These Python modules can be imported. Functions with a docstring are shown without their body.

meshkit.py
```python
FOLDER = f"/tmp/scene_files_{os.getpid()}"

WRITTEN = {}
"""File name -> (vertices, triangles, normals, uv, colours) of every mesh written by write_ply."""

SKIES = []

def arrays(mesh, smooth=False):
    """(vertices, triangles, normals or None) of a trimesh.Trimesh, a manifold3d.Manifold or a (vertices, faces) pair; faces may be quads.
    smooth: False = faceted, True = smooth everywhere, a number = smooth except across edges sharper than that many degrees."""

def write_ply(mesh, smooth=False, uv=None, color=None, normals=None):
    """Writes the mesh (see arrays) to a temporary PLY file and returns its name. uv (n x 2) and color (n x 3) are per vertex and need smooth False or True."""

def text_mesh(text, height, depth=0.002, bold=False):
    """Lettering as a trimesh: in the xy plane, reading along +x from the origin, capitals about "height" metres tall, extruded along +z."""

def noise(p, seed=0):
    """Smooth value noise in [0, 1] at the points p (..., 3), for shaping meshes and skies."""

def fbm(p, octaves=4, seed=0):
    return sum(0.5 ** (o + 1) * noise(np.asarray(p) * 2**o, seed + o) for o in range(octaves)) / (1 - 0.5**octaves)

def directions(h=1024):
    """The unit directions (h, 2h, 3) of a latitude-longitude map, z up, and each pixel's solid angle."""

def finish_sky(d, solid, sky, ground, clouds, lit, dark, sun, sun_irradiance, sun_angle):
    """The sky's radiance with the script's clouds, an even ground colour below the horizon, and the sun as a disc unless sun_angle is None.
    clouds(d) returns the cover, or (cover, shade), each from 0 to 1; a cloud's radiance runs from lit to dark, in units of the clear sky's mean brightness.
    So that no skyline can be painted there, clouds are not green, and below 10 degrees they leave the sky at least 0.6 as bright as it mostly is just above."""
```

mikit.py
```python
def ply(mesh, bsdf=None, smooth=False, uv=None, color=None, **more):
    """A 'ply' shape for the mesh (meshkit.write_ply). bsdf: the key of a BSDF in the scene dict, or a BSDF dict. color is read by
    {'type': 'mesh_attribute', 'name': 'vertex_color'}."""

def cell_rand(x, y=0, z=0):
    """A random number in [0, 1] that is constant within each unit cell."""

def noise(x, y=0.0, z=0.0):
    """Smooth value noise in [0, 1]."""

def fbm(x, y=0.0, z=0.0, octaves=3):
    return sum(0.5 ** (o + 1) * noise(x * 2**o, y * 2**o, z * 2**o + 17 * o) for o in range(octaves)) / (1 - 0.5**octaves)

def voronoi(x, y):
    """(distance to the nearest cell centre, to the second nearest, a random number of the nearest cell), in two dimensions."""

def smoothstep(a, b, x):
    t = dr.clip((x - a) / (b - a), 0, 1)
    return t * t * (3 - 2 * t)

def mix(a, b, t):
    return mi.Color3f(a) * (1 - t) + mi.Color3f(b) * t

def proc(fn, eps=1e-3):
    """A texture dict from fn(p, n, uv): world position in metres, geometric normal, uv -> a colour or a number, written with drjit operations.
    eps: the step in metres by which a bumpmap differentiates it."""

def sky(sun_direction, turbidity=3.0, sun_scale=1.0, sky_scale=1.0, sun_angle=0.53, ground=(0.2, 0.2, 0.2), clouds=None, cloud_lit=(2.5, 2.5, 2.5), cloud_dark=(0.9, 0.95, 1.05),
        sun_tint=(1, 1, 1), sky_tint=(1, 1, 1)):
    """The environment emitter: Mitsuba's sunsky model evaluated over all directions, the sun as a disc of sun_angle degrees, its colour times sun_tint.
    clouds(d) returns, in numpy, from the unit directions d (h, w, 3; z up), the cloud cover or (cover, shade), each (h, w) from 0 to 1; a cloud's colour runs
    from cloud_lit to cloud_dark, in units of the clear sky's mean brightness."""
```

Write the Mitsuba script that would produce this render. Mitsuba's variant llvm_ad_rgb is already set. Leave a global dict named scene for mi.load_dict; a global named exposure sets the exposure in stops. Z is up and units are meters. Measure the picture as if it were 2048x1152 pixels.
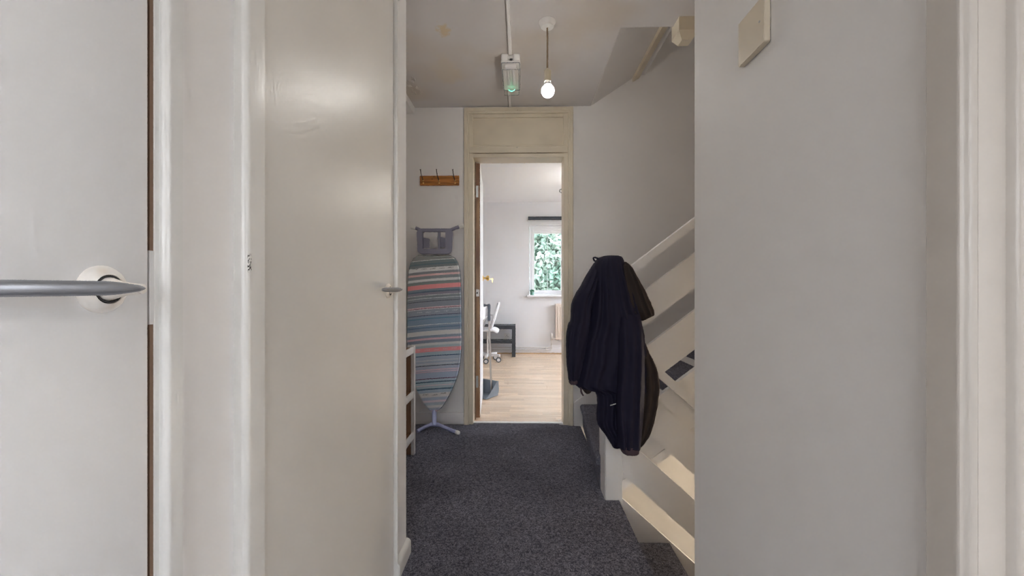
import math, random
import numpy as np, trimesh, drjit as dr, mitsuba as mi, mikit, meshkit
import manifold3d as m3
from shapely.geometry import Polygon
from mikit import proc, noise, fbm, smoothstep, mix, cell_rand

# ------------------------------------------------------------------ camera, sky, exposure
T = mi.ScalarTransform4f
FOC, YAW = 800.0, 0.0225
scene, labels = {}, {}
exposure = 0.42
scene['camera'] = {'type': 'perspective', 'fov': math.degrees(2 * math.atan(1024 / FOC)), 'fov_axis': 'x', 'near_clip': 0.02, 'far_clip': 200.0,
                   'to_world': T().look_at(origin=[0, 0, 1.0], target=[-math.sin(YAW), math.cos(YAW), 1.0], up=[0, 0, 1])}


def clouds(d):
    n = meshkit.fbm(d * 2.3 + 4.0, 4, 3)
    return np.clip(0.78 + 0.6 * (n - 0.4), 0, 1), np.clip((n - 0.45) * 1.6, 0, 1)


scene['sky'] = mikit.sky([0.35, -0.5, 0.75], turbidity=4, sun_scale=0.0, sky_scale=46.0, clouds=clouds, cloud_lit=(1.25, 1.25, 1.25), cloud_dark=(0.85, 0.88, 0.92), ground=(0.2, 0.2, 0.18))


def lamp(rgb, k):
    return {'type': 'area', 'radiance': {'type': 'rgb', 'value': [c * k for c in rgb]}}


WARM, NEUTRAL = (1.0, 0.80, 0.56), (1.0, 0.93, 0.84)
BULB, SIDE_LAMP, REAR_LAMP, STUDY_LAMP, DOWN_LAMP, UP_LAMP = (lamp((1, .97, .925), 102), lamp((1, .985, .985), 36), lamp((.97, .985, 1), 12), lamp((1, .94, .84), 85), lamp((1, .84, .62), 105), lamp(NEUTRAL, 8))


# ------------------------------------------------------------------ measuring: a point on the plane y = Y (or x = X) that a spot of the photograph belongs to
def ray(px, py):
    u, v, c, s = (px - 1024) / FOC, (576 - py) / FOC, math.cos(YAW), math.sin(YAW)
    return np.array([u * c - s, c + u * s, v])


def at(px, py, Y):
    d = ray(px, py)
    return np.array([0, 0, 1.0]) + d * (Y / d[1])


def XZ(px, py, Y):
    p = at(px, py, Y)
    return float(p[0]), float(p[2])


# ------------------------------------------------------------------ mesh helpers
cat = trimesh.util.concatenate


def box(x0, x1, y0, y1, z0, z1, b=0.0):
    lo, hi = np.minimum([x0, y0, z0], [x1, y1, z1]), np.maximum([x0, y0, z0], [x1, y1, z1])
    if b <= 0:
        m = trimesh.creation.box(extents=hi - lo)
        m.apply_translation((lo + hi) / 2)
        return m
    b = min(b, 0.45 * float((hi - lo).min()))
    P = []
    for i in range(8):
        c = np.array([hi[k] if i >> k & 1 else lo[k] for k in range(3)])
        s = np.array([-1 if i >> k & 1 else 1 for k in range(3)])
        for k in range(3):
            q = c.copy()
            for j in range(3):
                if j != k:
                    q[j] += s[j] * b
            P.append(q)
    return trimesh.convex.convex_hull(np.array(P))


def prism(poly, lo, hi, axis='y'):
    """A polygon (list of 2-d points) pushed along an axis: 'y' takes (x, z), 'x' takes (y, z), 'z' takes (x, y)."""
    pg = poly if isinstance(poly, Polygon) else Polygon(poly)
    m = trimesh.creation.extrude_polygon(pg.buffer(0), hi - lo, engine='earcut')
    v = np.array(m.vertices)
    w = v.copy()
    if axis == 'y':
        w[:, 0], w[:, 2], w[:, 1] = v[:, 0], v[:, 1], v[:, 2] + lo
    elif axis == 'x':
        w[:, 1], w[:, 2], w[:, 0] = v[:, 0], v[:, 1], v[:, 2] + lo
    else:
        w[:, 2] = v[:, 2] + lo
    m.vertices = w
    m.fix_normals()
    return m


def tube(pts, r, n=10, closed=False):
    p = np.asarray(pts, float)
    r = np.broadcast_to(np.asarray(r, float), (len(p),))
    t = np.gradient(p, axis=0)
    if closed:
        t = np.roll(p, -1, 0) - np.roll(p, 1, 0)
    t /= np.linalg.norm(t, axis=1, keepdims=True) + 1e-12
    a = np.zeros_like(p)
    ref = np.array([0, 0, 1.0]) if abs(t[0, 2]) < 0.9 else np.array([1.0, 0, 0])
    for i in range(len(p)):
        q = ref - t[i] * ref.dot(t[i])
        a[i] = q / np.linalg.norm(q)
        ref = a[i]
    b = np.cross(t, a)
    th = np.arange(n) * 2 * np.pi / n
    v = (p[:, None] + r[:, None, None] * (np.cos(th)[None, :, None] * a[:, None] + np.sin(th)[None, :, None] * b[:, None])).reshape(-1, 3)
    f, L = [], len(p)
    for i in range(L if closed else L - 1):
        for j in range(n):
            A, B = i * n + j, i * n + (j + 1) % n
            C, D = (i + 1) % L * n + (j + 1) % n, (i + 1) % L * n + j
            f += [[A, B, C], [A, C, D]]
    if not closed:
        v = np.vstack([v, p[0], p[-1]])
        for j in range(n):
            f += [[len(v) - 2, (j + 1) % n, j], [len(v) - 1, (L - 1) * n + j, (L - 1) * n + (j + 1) % n]]
    m = trimesh.Trimesh(v, f, process=False)
    m.fix_normals()
    return m


def curve(pts, n=24):
    """A smooth line through the points."""
    p = np.asarray(pts, float)
    from scipy.interpolate import CubicSpline
    s = np.concatenate([[0], np.cumsum(np.linalg.norm(np.diff(p, axis=0), axis=1))])
    return CubicSpline(s, p)(np.linspace(0, s[-1], n))


def lathe(prof, center, axis='z', n=32):
    """prof: (radius, height) pairs; turned about the axis."""
    m = trimesh.creation.revolve(np.array(prof, float), sections=n)
    v = np.array(m.vertices)
    if axis == 'x':
        v = v[:, [2, 0, 1]]
    elif axis == 'y':
        v = v[:, [1, 2, 0]]
    m.vertices = v + np.asarray(center, float)
    m.fix_normals()
    return m


def ball(c, r, n=3, squash=(1, 1, 1)):
    m = trimesh.creation.icosphere(subdivisions=n, radius=1.0)
    m.vertices = np.array(m.vertices) * r * np.array(squash) + np.asarray(c)
    return m


def rot(m, deg, axis, point):
    m = m.copy()
    m.apply_transform(trimesh.transformations.rotation_matrix(math.radians(deg), axis, point))
    return m


def band(zs_left, slope, x0, x1, top, bot, y0, y1):
    """A board sloping in the plane of the stair: heights top and bot at x = zs_left, from x0 to x1."""
    t, b = (lambda x: top + slope * (x - zs_left)), (lambda x: bot + slope * (x - zs_left))
    return prism([(x0, b(x0)), (x1, b(x1)), (x1, t(x1)), (x0, t(x0))], y0, y1)


def add(key, mesh, mat, label=None, category=None, group=None, kind=None, smooth=False, **more):
    base, k = key, 0
    while key in scene:
        k += 1
        key = f'{base}_{k:03d}'
    scene[key] = mikit.ply(mesh, mat, smooth=smooth, **more)
    d = {n: v for n, v in (('label', label), ('category', category), ('group', group), ('kind', kind)) if v}
    if d:
        labels[key] = d
    return key


def thing(key, label, category, group=None, kind=None):
    base, k = key, 0
    while key in labels:
        k += 1
        key = f'{base}_{k:03d}'
    labels[key] = {n: v for n, v in (('label', label), ('category', category), ('group', group), ('kind', kind)) if v}
    return key


# ------------------------------------------------------------------ materials
def rgb(c):
    return {'type': 'rgb', 'value': list(c)}


def srgb(r, g, b):
    return tuple(((c / 255 + 0.055) / 1.055) ** 2.4 if c > 10 else c / 255 / 12.92 for c in (r, g, b))


def mat(name, color, rough=0.5, metal=0.0, spec=0.5, bump=None, scale=1.0, two=True, **more):
    col = rgb(color) if isinstance(color, tuple) else proc(color)
    m = {'type': 'principled', 'base_color': col, 'roughness': rough, 'metallic': metal, 'specular': spec, **more}
    if bump is not None:
        m = {'type': 'bumpmap', 'arbitrary': proc(bump, 4e-4), 'scale': scale, 'bsdf': m}
    scene[name] = {'type': 'twosided', 'bsdf': m} if two else m
    return name


def tint(c, amount=0.05, size=3.0, other=None, streak=1.0):
    """A plain colour with a slow unevenness and a little dirt."""
    o = other or tuple(x * (1 - 2.2 * amount) for x in c)

    def fn(p, n, uv):
        t = fbm(p.x * size + 3.1, p.y * size + 1.7, p.z * size * streak + 5.2, 3)
        return mix(c, o, smoothstep(0.38, 0.75, t))
    return fn


def brush_bump(p, n, uv):      # brush marks that run up and down
    return fbm(p.x * 420, p.y * 420, p.z * 22, 2) * 0.6 + fbm(p.x * 60, p.y * 60, p.z * 60, 2) * 0.4


def roller_bump(p, n, uv):     # the fine orange peel that a roller leaves
    return fbm(p.x * 160, p.y * 160, p.z * 160, 3)


def ceiling_colour(p, n, uv):
    t = fbm(p.x * 2.6, p.y * 2.6, p.z * 2.6, 3)
    c = mix((0.60, 0.575, 0.565), (0.555, 0.50, 0.445), smoothstep(0.45, 0.8, t))
    d = dr.sqrt(dr.square((p.x + 0.397) / 0.028) + dr.square((p.y - 2.05) / 0.045)) + 2.4 * (fbm(p.x * 55, p.y * 55, 1.0, 3) - 0.5)
    c = mix(c, (0.58, 0.44, 0.24), (1 - smoothstep(0.2, 1.4, d)) * 0.7)
    e = dr.sqrt(dr.square((p.x + 0.46) / 0.09) + dr.square((p.y - 2.45) / 0.16)) + 0.9 * (fbm(p.x * 20, p.y * 20, 2.0, 2) - 0.5)
    return mix(c, (0.62, 0.52, 0.36), (1 - smoothstep(0.4, 1.3, e)) * 0.35)


def carpet_colour(p, n, uv):
    a = cell_rand(p.x * 260, p.y * 260, p.z * 260)
    b = fbm(p.x * 120, p.y * 120, p.z * 120, 2)
    w = fbm(p.x * 5, p.y * 5, p.z * 5, 3)
    c = mix((0.024, 0.026, 0.038), (0.225, 0.222, 0.260), dr.power(0.5 * a + 0.5 * b, 1.6))
    c = c * (0.90 + 0.70 * w)
    lint = cell_rand(p.x * 210 + 9, p.y * 210, p.z * 210)
    return mix(c, (0.42, 0.41, 0.40), dr.select(lint > 0.9992, 0.8, 0.0))


def carpet_bump(p, n, uv):
    return fbm(p.x * 260, p.y * 260, p.z * 260, 2)


mat('paint_door', tint((0.75, 0.735, 0.72), 0.03, 2.2), 0.30, bump=brush_bump, scale=0.0006)
mat('paint_closet', tint((0.71, 0.69, 0.655), 0.04, 2.0), 0.31, bump=lambda p, n, uv: fbm(p.x * 240, p.y * 240, p.z * 150, 2), scale=0.0006)
mat('paint_frame', tint((0.76, 0.745, 0.715), 0.03, 4.0), 0.28, bump=brush_bump, scale=0.0005)
def scuffed(p, n, uv):
    c = tint((0.76, 0.745, 0.715), 0.03, 4.0)(p, n, uv)
    k = smoothstep(.52, .60, noise(p.x * 900, p.y * 900, p.z * 420)) * (1 - smoothstep(.010, .016, dr.abs(p.z - 1.039))) * smoothstep(-.4232, -.4222, p.x) * (1 - smoothstep(.6150, .6158, p.y))
    return mix(c, (.05, .045, .04), k)


def chipped(p, n, uv):
    c = tint((0.545, 0.505, 0.46), 0.04, 5.0)(p, n, uv)
    k = smoothstep(.62, .68, noise(p.x * 60, p.y * 60, p.z * 55)) * (1 - smoothstep(.0008, .0014, dr.abs(p.x - .4712))) * (1 - smoothstep(.65, .85, p.z))
    return mix(c, (.20, .13, .06), k)


mat('paint_scuffed', scuffed, 0.28, bump=brush_bump, scale=0.0005)
mat('paint_casing', chipped, 0.32, bump=brush_bump, scale=0.0005)
mat('paint_cream', tint((0.70, 0.62, 0.49), 0.05, 5.0), 0.35, bump=brush_bump, scale=0.0004)
mat('paint_rail', tint((0.80, 0.785, 0.775), 0.03, 3.0), 0.35, bump=brush_bump, scale=0.0003)
mat('wall_white', tint((0.78, 0.76, 0.745), 0.03, 1.6), 0.7, spec=0.3, bump=roller_bump, scale=0.0011)
mat('wall_right_paint', tint((0.74, 0.725, 0.71), 0.03, 1.6, (0.71, 0.67, 0.62)), 0.6, spec=0.35, bump=roller_bump, scale=0.0012)
mat('wall_study', tint((0.82, 0.82, 0.845), 0.02, 1.2), 0.75, spec=0.3)
mat('ceiling_paint', ceiling_colour, 0.85, spec=0.2, bump=lambda p, n, uv: fbm(p.x * 85, p.y * 85, p.z * 85, 4), scale=0.005)
mat('ceiling_study', (0.82, 0.82, 0.84), 0.85, spec=0.2)
mat('carpet', carpet_colour, 0.95, spec=0.1, bump=carpet_bump, scale=0.004)
mat('white_gloss', (0.82, 0.82, 0.82), 0.3)
mat('upvc', (0.86, 0.87, 0.90), 0.3)
mat('white_plastic', (0.80, 0.78, 0.76), 0.35)
mat('old_plastic', (0.66, 0.58, 0.44), 0.4)
mat('plate_cream', tint((0.66, 0.58, 0.455), 0.03, 8.0), 0.4)
mat('rose_paint', tint((0.84, 0.80, 0.745), 0.06, 45.0, (0.80, 0.72, 0.62)), 0.3)
mat('aluminium', lambda p, n, uv: mix((0.30, 0.31, 0.335), (0.35, 0.36, 0.385), fbm(p.x * 300, p.y * 60, p.z * 300, 2)), 0.42, metal=0.75)
mat('steel', (0.45, 0.45, 0.44), 0.3, metal=1.0)
mat('chrome', (0.7, 0.7, 0.7), 0.15, metal=1.0)
mat('pole_metal', (0.50, 0.47, 0.44), 0.35, metal=0.8)
mat('cable_grey', (0.30, 0.275, 0.25), 0.6)
mat('dark_metal', (0.05, 0.04, 0.035), 0.4, metal=0.5)
mat('brass', (0.78, 0.56, 0.22), 0.22, metal=1.0)
mat('black', (0.012, 0.012, 0.014), 0.5)
mat('gap_brown', (0.16, 0.10, 0.065), 0.7)
mat('dark_grey_plastic', (0.085, 0.10, 0.125), 0.45)
mat('pan_grey', (0.20, 0.235, 0.275), 0.45)
mat('bench_black', tint((0.030, 0.036, 0.046), 0.1, 6.0), 0.4)
mat('board_frame', (0.20, 0.195, 0.255), 0.4, metal=0.15)
mat('board_tube', (0.42, 0.45, 0.66), 0.35, metal=0.2)
mat('cap_white', (0.78, 0.77, 0.74), 0.4)
mat('blind', (0.05, 0.058, 0.075), 0.6)
mat('radiator_paint', (0.80, 0.70, 0.62), 0.35)
mat('cord', lambda p, n, uv: mix((0.36, 0.27, 0.18), (0.20, 0.13, 0.08), fbm(p.x * 50, p.y * 50, p.z * 30, 2)), 0.6)
mat('green_pot', (0.16, 0.33, 0.28), 0.35)
mat('green_leaf', (0.06, 0.19, 0.12), 0.5)
mat('bark', tint((0.10, 0.08, 0.06), 0.2, 20.0), 0.9)
mat('grass', tint((0.06, 0.10, 0.03), 0.2, 2.0), 0.95)
mat('brick_out', (0.25, 0.14, 0.10), 0.9)
mat('lead', (0.60, 0.62, 0.62), 0.4)


def pine(p, n, uv):
    g = fbm(p.x * 7, p.y * 60, p.z * 95 + 1.2 * fbm(p.x * 9, 1.0, p.z * 9, 2), 3)
    c = mix((0.40, 0.155, 0.03), (0.22, 0.075, 0.014), smoothstep(0.35, 0.7, g))
    for kx, kz, r in ((-0.636, 1.815, 0.006), (-0.650, 1.797, 0.005), (-0.497, 1.815, 0.0045)):
        d = dr.sqrt(dr.square(p.x - kx) + dr.square((p.z - kz) * 1.4))
        c = mix(c, (0.07, 0.018, 0.006), 1 - smoothstep(0.5 * r, 1.3 * r, d))
    return c


mat('pine', pine, 0.35)
mat('brown_wood', lambda p, n, uv: mix((0.23, 0.13, 0.075), (0.15, 0.08, 0.045), fbm(p.x * 60, p.y * 60, p.z * 6, 3)), 0.5)
mat('door_edge_wood', lambda p, n, uv: mix((0.36, 0.21, 0.10), (0.17, 0.075, 0.035), smoothstep(0.3, 0.7, fbm(p.x * 40, p.y * 80, p.z * 3.2, 3))), 0.4)


def laminate(p, n, uv):
    strip = dr.floor(p.y / 0.0633)
    off = cell_rand(strip, 3.0) * 0.4
    piece = cell_rand(strip, dr.floor((p.x + off) / 0.42), 5.0)
    g = fbm(p.x * 5 + 20 * piece, p.y * 120, 1.0, 3)
    c = mix((0.74, 0.60, 0.465), (0.63, 0.48, 0.345), smoothstep(0.25, 0.75, g))
    return c * (0.86 + 0.26 * piece)


mat('laminate', laminate, 0.33, spec=0.4)
mat('beading_wood', (0.50, 0.32, 0.18), 0.4)

# the cover of the ironing board: printed stripes, read from the top of the cover down (a position in the old length units, and a colour)
STRIPES = [(505, (112, 115, 113)), (519, (196, 194, 190)), (520.3, (92, 104, 106)), (526, (72, 92, 100)), (529, (98, 106, 108)), (534, (206, 200, 198)), (542, (112, 114, 120)), (547, (204, 160, 158)), (551, (112, 118, 122)),
           (557, (198, 199, 196)), (562, (108, 114, 114)), (568, (214, 120, 120)), (577, (106, 118, 128)), (581, (70, 88, 104)), (584, (116, 112, 124)), (589, (186, 188, 186)), (590.2, (108, 118, 124)), (595, (182, 186, 188)),
           (596.2, (112, 120, 128)), (601, (66, 70, 84)), (602.6, (118, 124, 134)), (613, (206, 170, 174)), (615, (104, 70, 86)), (616.3, (186, 182, 188)), (618, (124, 132, 144)), (629, (62, 60, 88)), (630.5, (112, 130, 146)),
           (635, (74, 112, 132)), (637.5, (106, 126, 144)), (648, (192, 198, 204)), (649.3, (108, 126, 144)), (653, (74, 100, 126)), (655.4, (110, 126, 142)), (661, (196, 202, 206)), (670, (112, 124, 140)), (675, (206, 164, 172)),
           (679, (110, 118, 134)), (685, (192, 200, 208)), (690, (154, 164, 170)), (695, (218, 124, 128)), (703, (148, 162, 172)), (710, (56, 84, 112)), (712, (146, 158, 172)), (719.5, (176, 178, 182)), (721, (146, 158, 172)),
           (726, (178, 178, 184)), (727.5, (150, 162, 174)), (730, (60, 66, 84)), (731.5, (150, 158, 174)), (738, (192, 168, 178)), (740, (152, 158, 174)), (742, (188, 168, 180)), (744, (142, 154, 172)), (756, (84, 56, 84)),
           (757.6, (146, 162, 174)), (762, (62, 92, 110)), (764.6, (148, 166, 174)), (769, (184, 174, 178)), (771, (150, 166, 174)), (776, (62, 92, 112)), (779, (148, 164, 176)), (785, (202, 208, 212)), (794, (146, 156, 170)),
           (800, (214, 176, 182)), (804, (146, 156, 164)), (810, (200, 204, 204)), (815, (148, 154, 168)), (820, (214, 166, 174))]
BOARD_Y, BOARD_X = 2.84, float(at(868, 650, 2.84)[0])
UNIT = 2.84 / 0.9955 / FOC


def board_fabric(p, n, uv):
    s = (p.x - BOARD_X) / UNIT
    y = 576 - (p.z - 1.0) / UNIT + 0.072 * s - 0.0006 * s * s * dr.select(s < 0, 1.0, 0.3)
    c = mi.Color3f(*srgb(*STRIPES[0][1]))
    for start, col in STRIPES[1:]:
        c = dr.select(y > start, mi.Color3f(*srgb(*col)), c)
    weave = 0.93 + 0.14 * noise(p.x * 900, p.z * 900, 1.0)
    g = (c.x + c.y + c.z) / 3
    return dr.minimum(mix(c, mi.Color3f(g, g, g * 1.03), 0.15) * weave * 1.75, 0.88)


mat('board_fabric', board_fabric, 0.85, spec=0.2)


def coat_colour(p, n, uv):
    return mix((0.0068, 0.0062, 0.0205), (0.0105, 0.0095, 0.0245), fbm(p.x * 14, p.y * 14, p.z * 14, 3))


mat('coat_shell', coat_colour, 0.75, spec=0.25, sheen=0.15, bump=lambda p, n, uv: fbm(p.x * 35, p.y * 35, p.z * 55, 3), scale=0.006)
mat('pipe_white', (0.70, 0.68, 0.66), 0.3)
mat('coat_lining', (0.028, 0.0215, 0.020), 0.8, spec=0.2, bump=lambda p, n, uv: fbm(p.x * 35, p.y * 35, p.z * 45, 3), scale=0.006)
mat('coat_cuff', (0.055, 0.040, 0.050), 0.9, spec=0.1)
mat('silver_print', (0.65, 0.65, 0.66), 0.4)
mat('print_dark', (0.03, 0.03, 0.05), 0.8)
mat('print_white', (0.85, 0.86, 0.88), 0.8)
scene['glass_pane'] = {'type': 'thindielectric', 'int_ior': 1.5}
scene['clear_cover'] = {'type': 'thindielectric', 'int_ior': 1.45}
scene['leaf_pale'] = {'type': 'twosided', 'bsdf': {'type': 'diffuse', 'reflectance': proc(lambda p, n, uv: mix((0.17, 0.30, 0.24), (0.42, 0.50, 0.43), noise(p.x * 2.4, p.y * 2.4, p.z * 2.4)))}}
scene['leaf_deep'] = {'type': 'twosided', 'bsdf': {'type': 'diffuse', 'reflectance': proc(lambda p, n, uv: mix((0.055, 0.155, 0.13), (0.13, 0.25, 0.21), noise(p.x * 2.4, p.y * 2.4, p.z * 2.4)))}}

# ------------------------------------------------------------------ the setting
LW, RW, FW, CEIL = -0.433, 0.470, 2.93, 2.327        # left wall, right wall, far wall, ceiling
AW, END_L, END_R = -0.86, 1.503, 1.098              # alcove wall; where the left and the right wall end
STUDY = 6.10                                         # far wall of the room beyond the door
EDGE = 0.462                                         # edge of the landing over the stair down


def structure(key, mesh, m, label, category, smooth=False):
    return add(key, mesh, m, label, category, kind='structure', smooth=smooth)


structure('floor', prism([(AW - .1, -3.3), (EDGE, -3.3), (EDGE, 1.90), (.43, 1.90), (.43, 2.955), (AW - .1, 2.955)], -.03, 0, 'z'), 'carpet', 'dark grey flecked carpet of the landing between the left doors and the stairs', 'carpet floor')
structure('floor_slab', cat([box(-2.0, EDGE - .015, -3.3, 1.89, -.28, -.03), box(AW - .2, .40, 1.89, 3.0, -.28, -.03), box(.447, 3.1, -3.3, 0.98, -.28, -.03)]), 'wall_white', 'floor structure under the carpeted landing', 'floor')
structure('ceiling', cat([box(-2.0, 0.507, -3.3, FW + .01, CEIL, CEIL + .22), box(.507, 3.5, -3.3, 2.05, CEIL, CEIL + .22)]), 'ceiling_paint', 'stained off-white textured ceiling over the landing with an opening over the stairs', 'ceiling')

rng = np.random.default_rng(12)
chips = []
for i in range(9):
    c = np.array([-.735 + .062 * rng.random(), 2.50 + .20 * rng.random(), CEIL - .004])
    q = rng.normal(size=(9, 3)) * [.010, .022, .007]
    q[:, 2] = np.abs(q[:, 2]) * -1 + .006
    chips.append(trimesh.convex.convex_hull(c + q))
add('ceiling__peeling_plaster', cat(chips), 'ceiling_paint', label='small flakes of peeling plaster', kind='stuff')
# left wall: strips between and beyond the door frames, the wall above the doors
structure('wall_left', cat([box(LW - .1, LW - .008, .488, .612, 0, CEIL), box(LW - .1, LW, 1.36, END_L, 0, CEIL, .004), box(LW - .1, LW, .60, 1.38, 2.03, CEIL), box(LW - .1, LW, -.30, .60, 2.03, CEIL), box(LW - .1, LW, -1.0, -.29, 0, CEIL),
                            box(AW - .1, LW - .02, END_L - .06, END_L, 0, CEIL)]), 'wall_white', 'white wall strips around the two left doors', 'wall')
structure('wall_alcove', cat([box(AW - .1, AW, END_L - .05, FW + .05, -.02, CEIL)]), 'wall_white', 'shadowed left wall of the alcove behind the low shelf unit', 'wall')
# far wall with the doorway, running on up and down the stairwell
DL, DR, DT = -.385, .345, 2.30
structure('wall_far', cat([box(AW - .1, DL, FW, 3.05, -.3, CEIL + .1), box(DR, 3.5, FW, 3.05, -2.75, CEIL + .1), box(DL, DR, FW, 3.05, DT, CEIL + .1), box(-2.0, 3.5, FW, 3.05, CEIL + .1, 4.9), box(.28, .36, FW, 3.05, -2.75, 0)]),
          'wall_white', 'plain off-white far wall behind the coat and the ironing board', 'wall')
structure('wall_right', cat([box(RW, RW + .1, .434, END_R, -.3, CEIL, .004), box(RW, RW + .1, -.36, .44, 2.03, CEIL), box(RW, RW + .1, -1.0, -.35, -.3, CEIL), box(RW + .02, 3.5, END_R - .1, END_R - .002, -2.75, CEIL)]),
          'wall_right_paint', 'large plain grey-white wall in the right foreground with a square plate on it', 'wall')
structure('wall_stairwell', cat([box(3.4, 3.5, 1.0, 3.05, -2.75, 4.9), box(.30, .38, 1.0, 2.93, -2.75, -.28), box(.30, 3.5, 1.0, 3.05, -2.85, -2.75), box(.80, .9, 2.05, 2.95, CEIL + .22, 2.9), box(-2.0, 3.5, 1.0, 3.05, 4.8, 4.9),
                                  box(-2.0, 3.5, 1.0, 1.1, CEIL + .2, 4.9), box(-2.1, -2.0, 1.0, 3.05, CEIL + .2, 4.9)]), 'wall_white', 'walls enclosing the stairwell beyond the right wall', 'wall')
# the sloping soffit in the ceiling opening and its timber batten
structure('ceiling_slope', prism([(.507, CEIL), (.811, 2.527), (.811, 2.60), (.46, 2.60), (.46, CEIL + .002)], 2.05, FW + .01), 'wall_white', 'grey sloping soffit inside the ceiling opening over the stairs', 'ceiling')
add('trim_1', prism([(.811, 2.498), (.858, 2.525), (.858, 2.562), (.811, 2.562)], 2.06, FW + .002), 'paint_cream', 'cream batten along the upper edge of the sloping soffit', 'trim', kind='structure')
structure('ceiling_boxing', box(AW - .02, -.782, 2.42, FW + .005, 2.283, CEIL + .01, .004), 'wall_white', 'small plaster boxing under the ceiling in the alcove corner', 'boxing')
# skirtings
def skirting_profile(x, h, t, s):
    a = [(x, 0), (x + s * t, 0)] + [(x + s * t * math.cos(q), h - t + t * math.sin(q)) for q in np.linspace(0, math.pi / 2, 7)]
    return a


structure('baseboard_left', prism(skirting_profile(LW, .056, .017, 1), 1.365, END_L + .002), 'paint_frame', 'short white round-topped skirting at the end of the left wall', 'skirting board', smooth=40)
structure('baseboard_far', box(AW, -.417, FW - .014, FW, 0, .088, .003), 'wall_white', 'painted skirting board behind the ironing board foot', 'skirting board')

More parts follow.
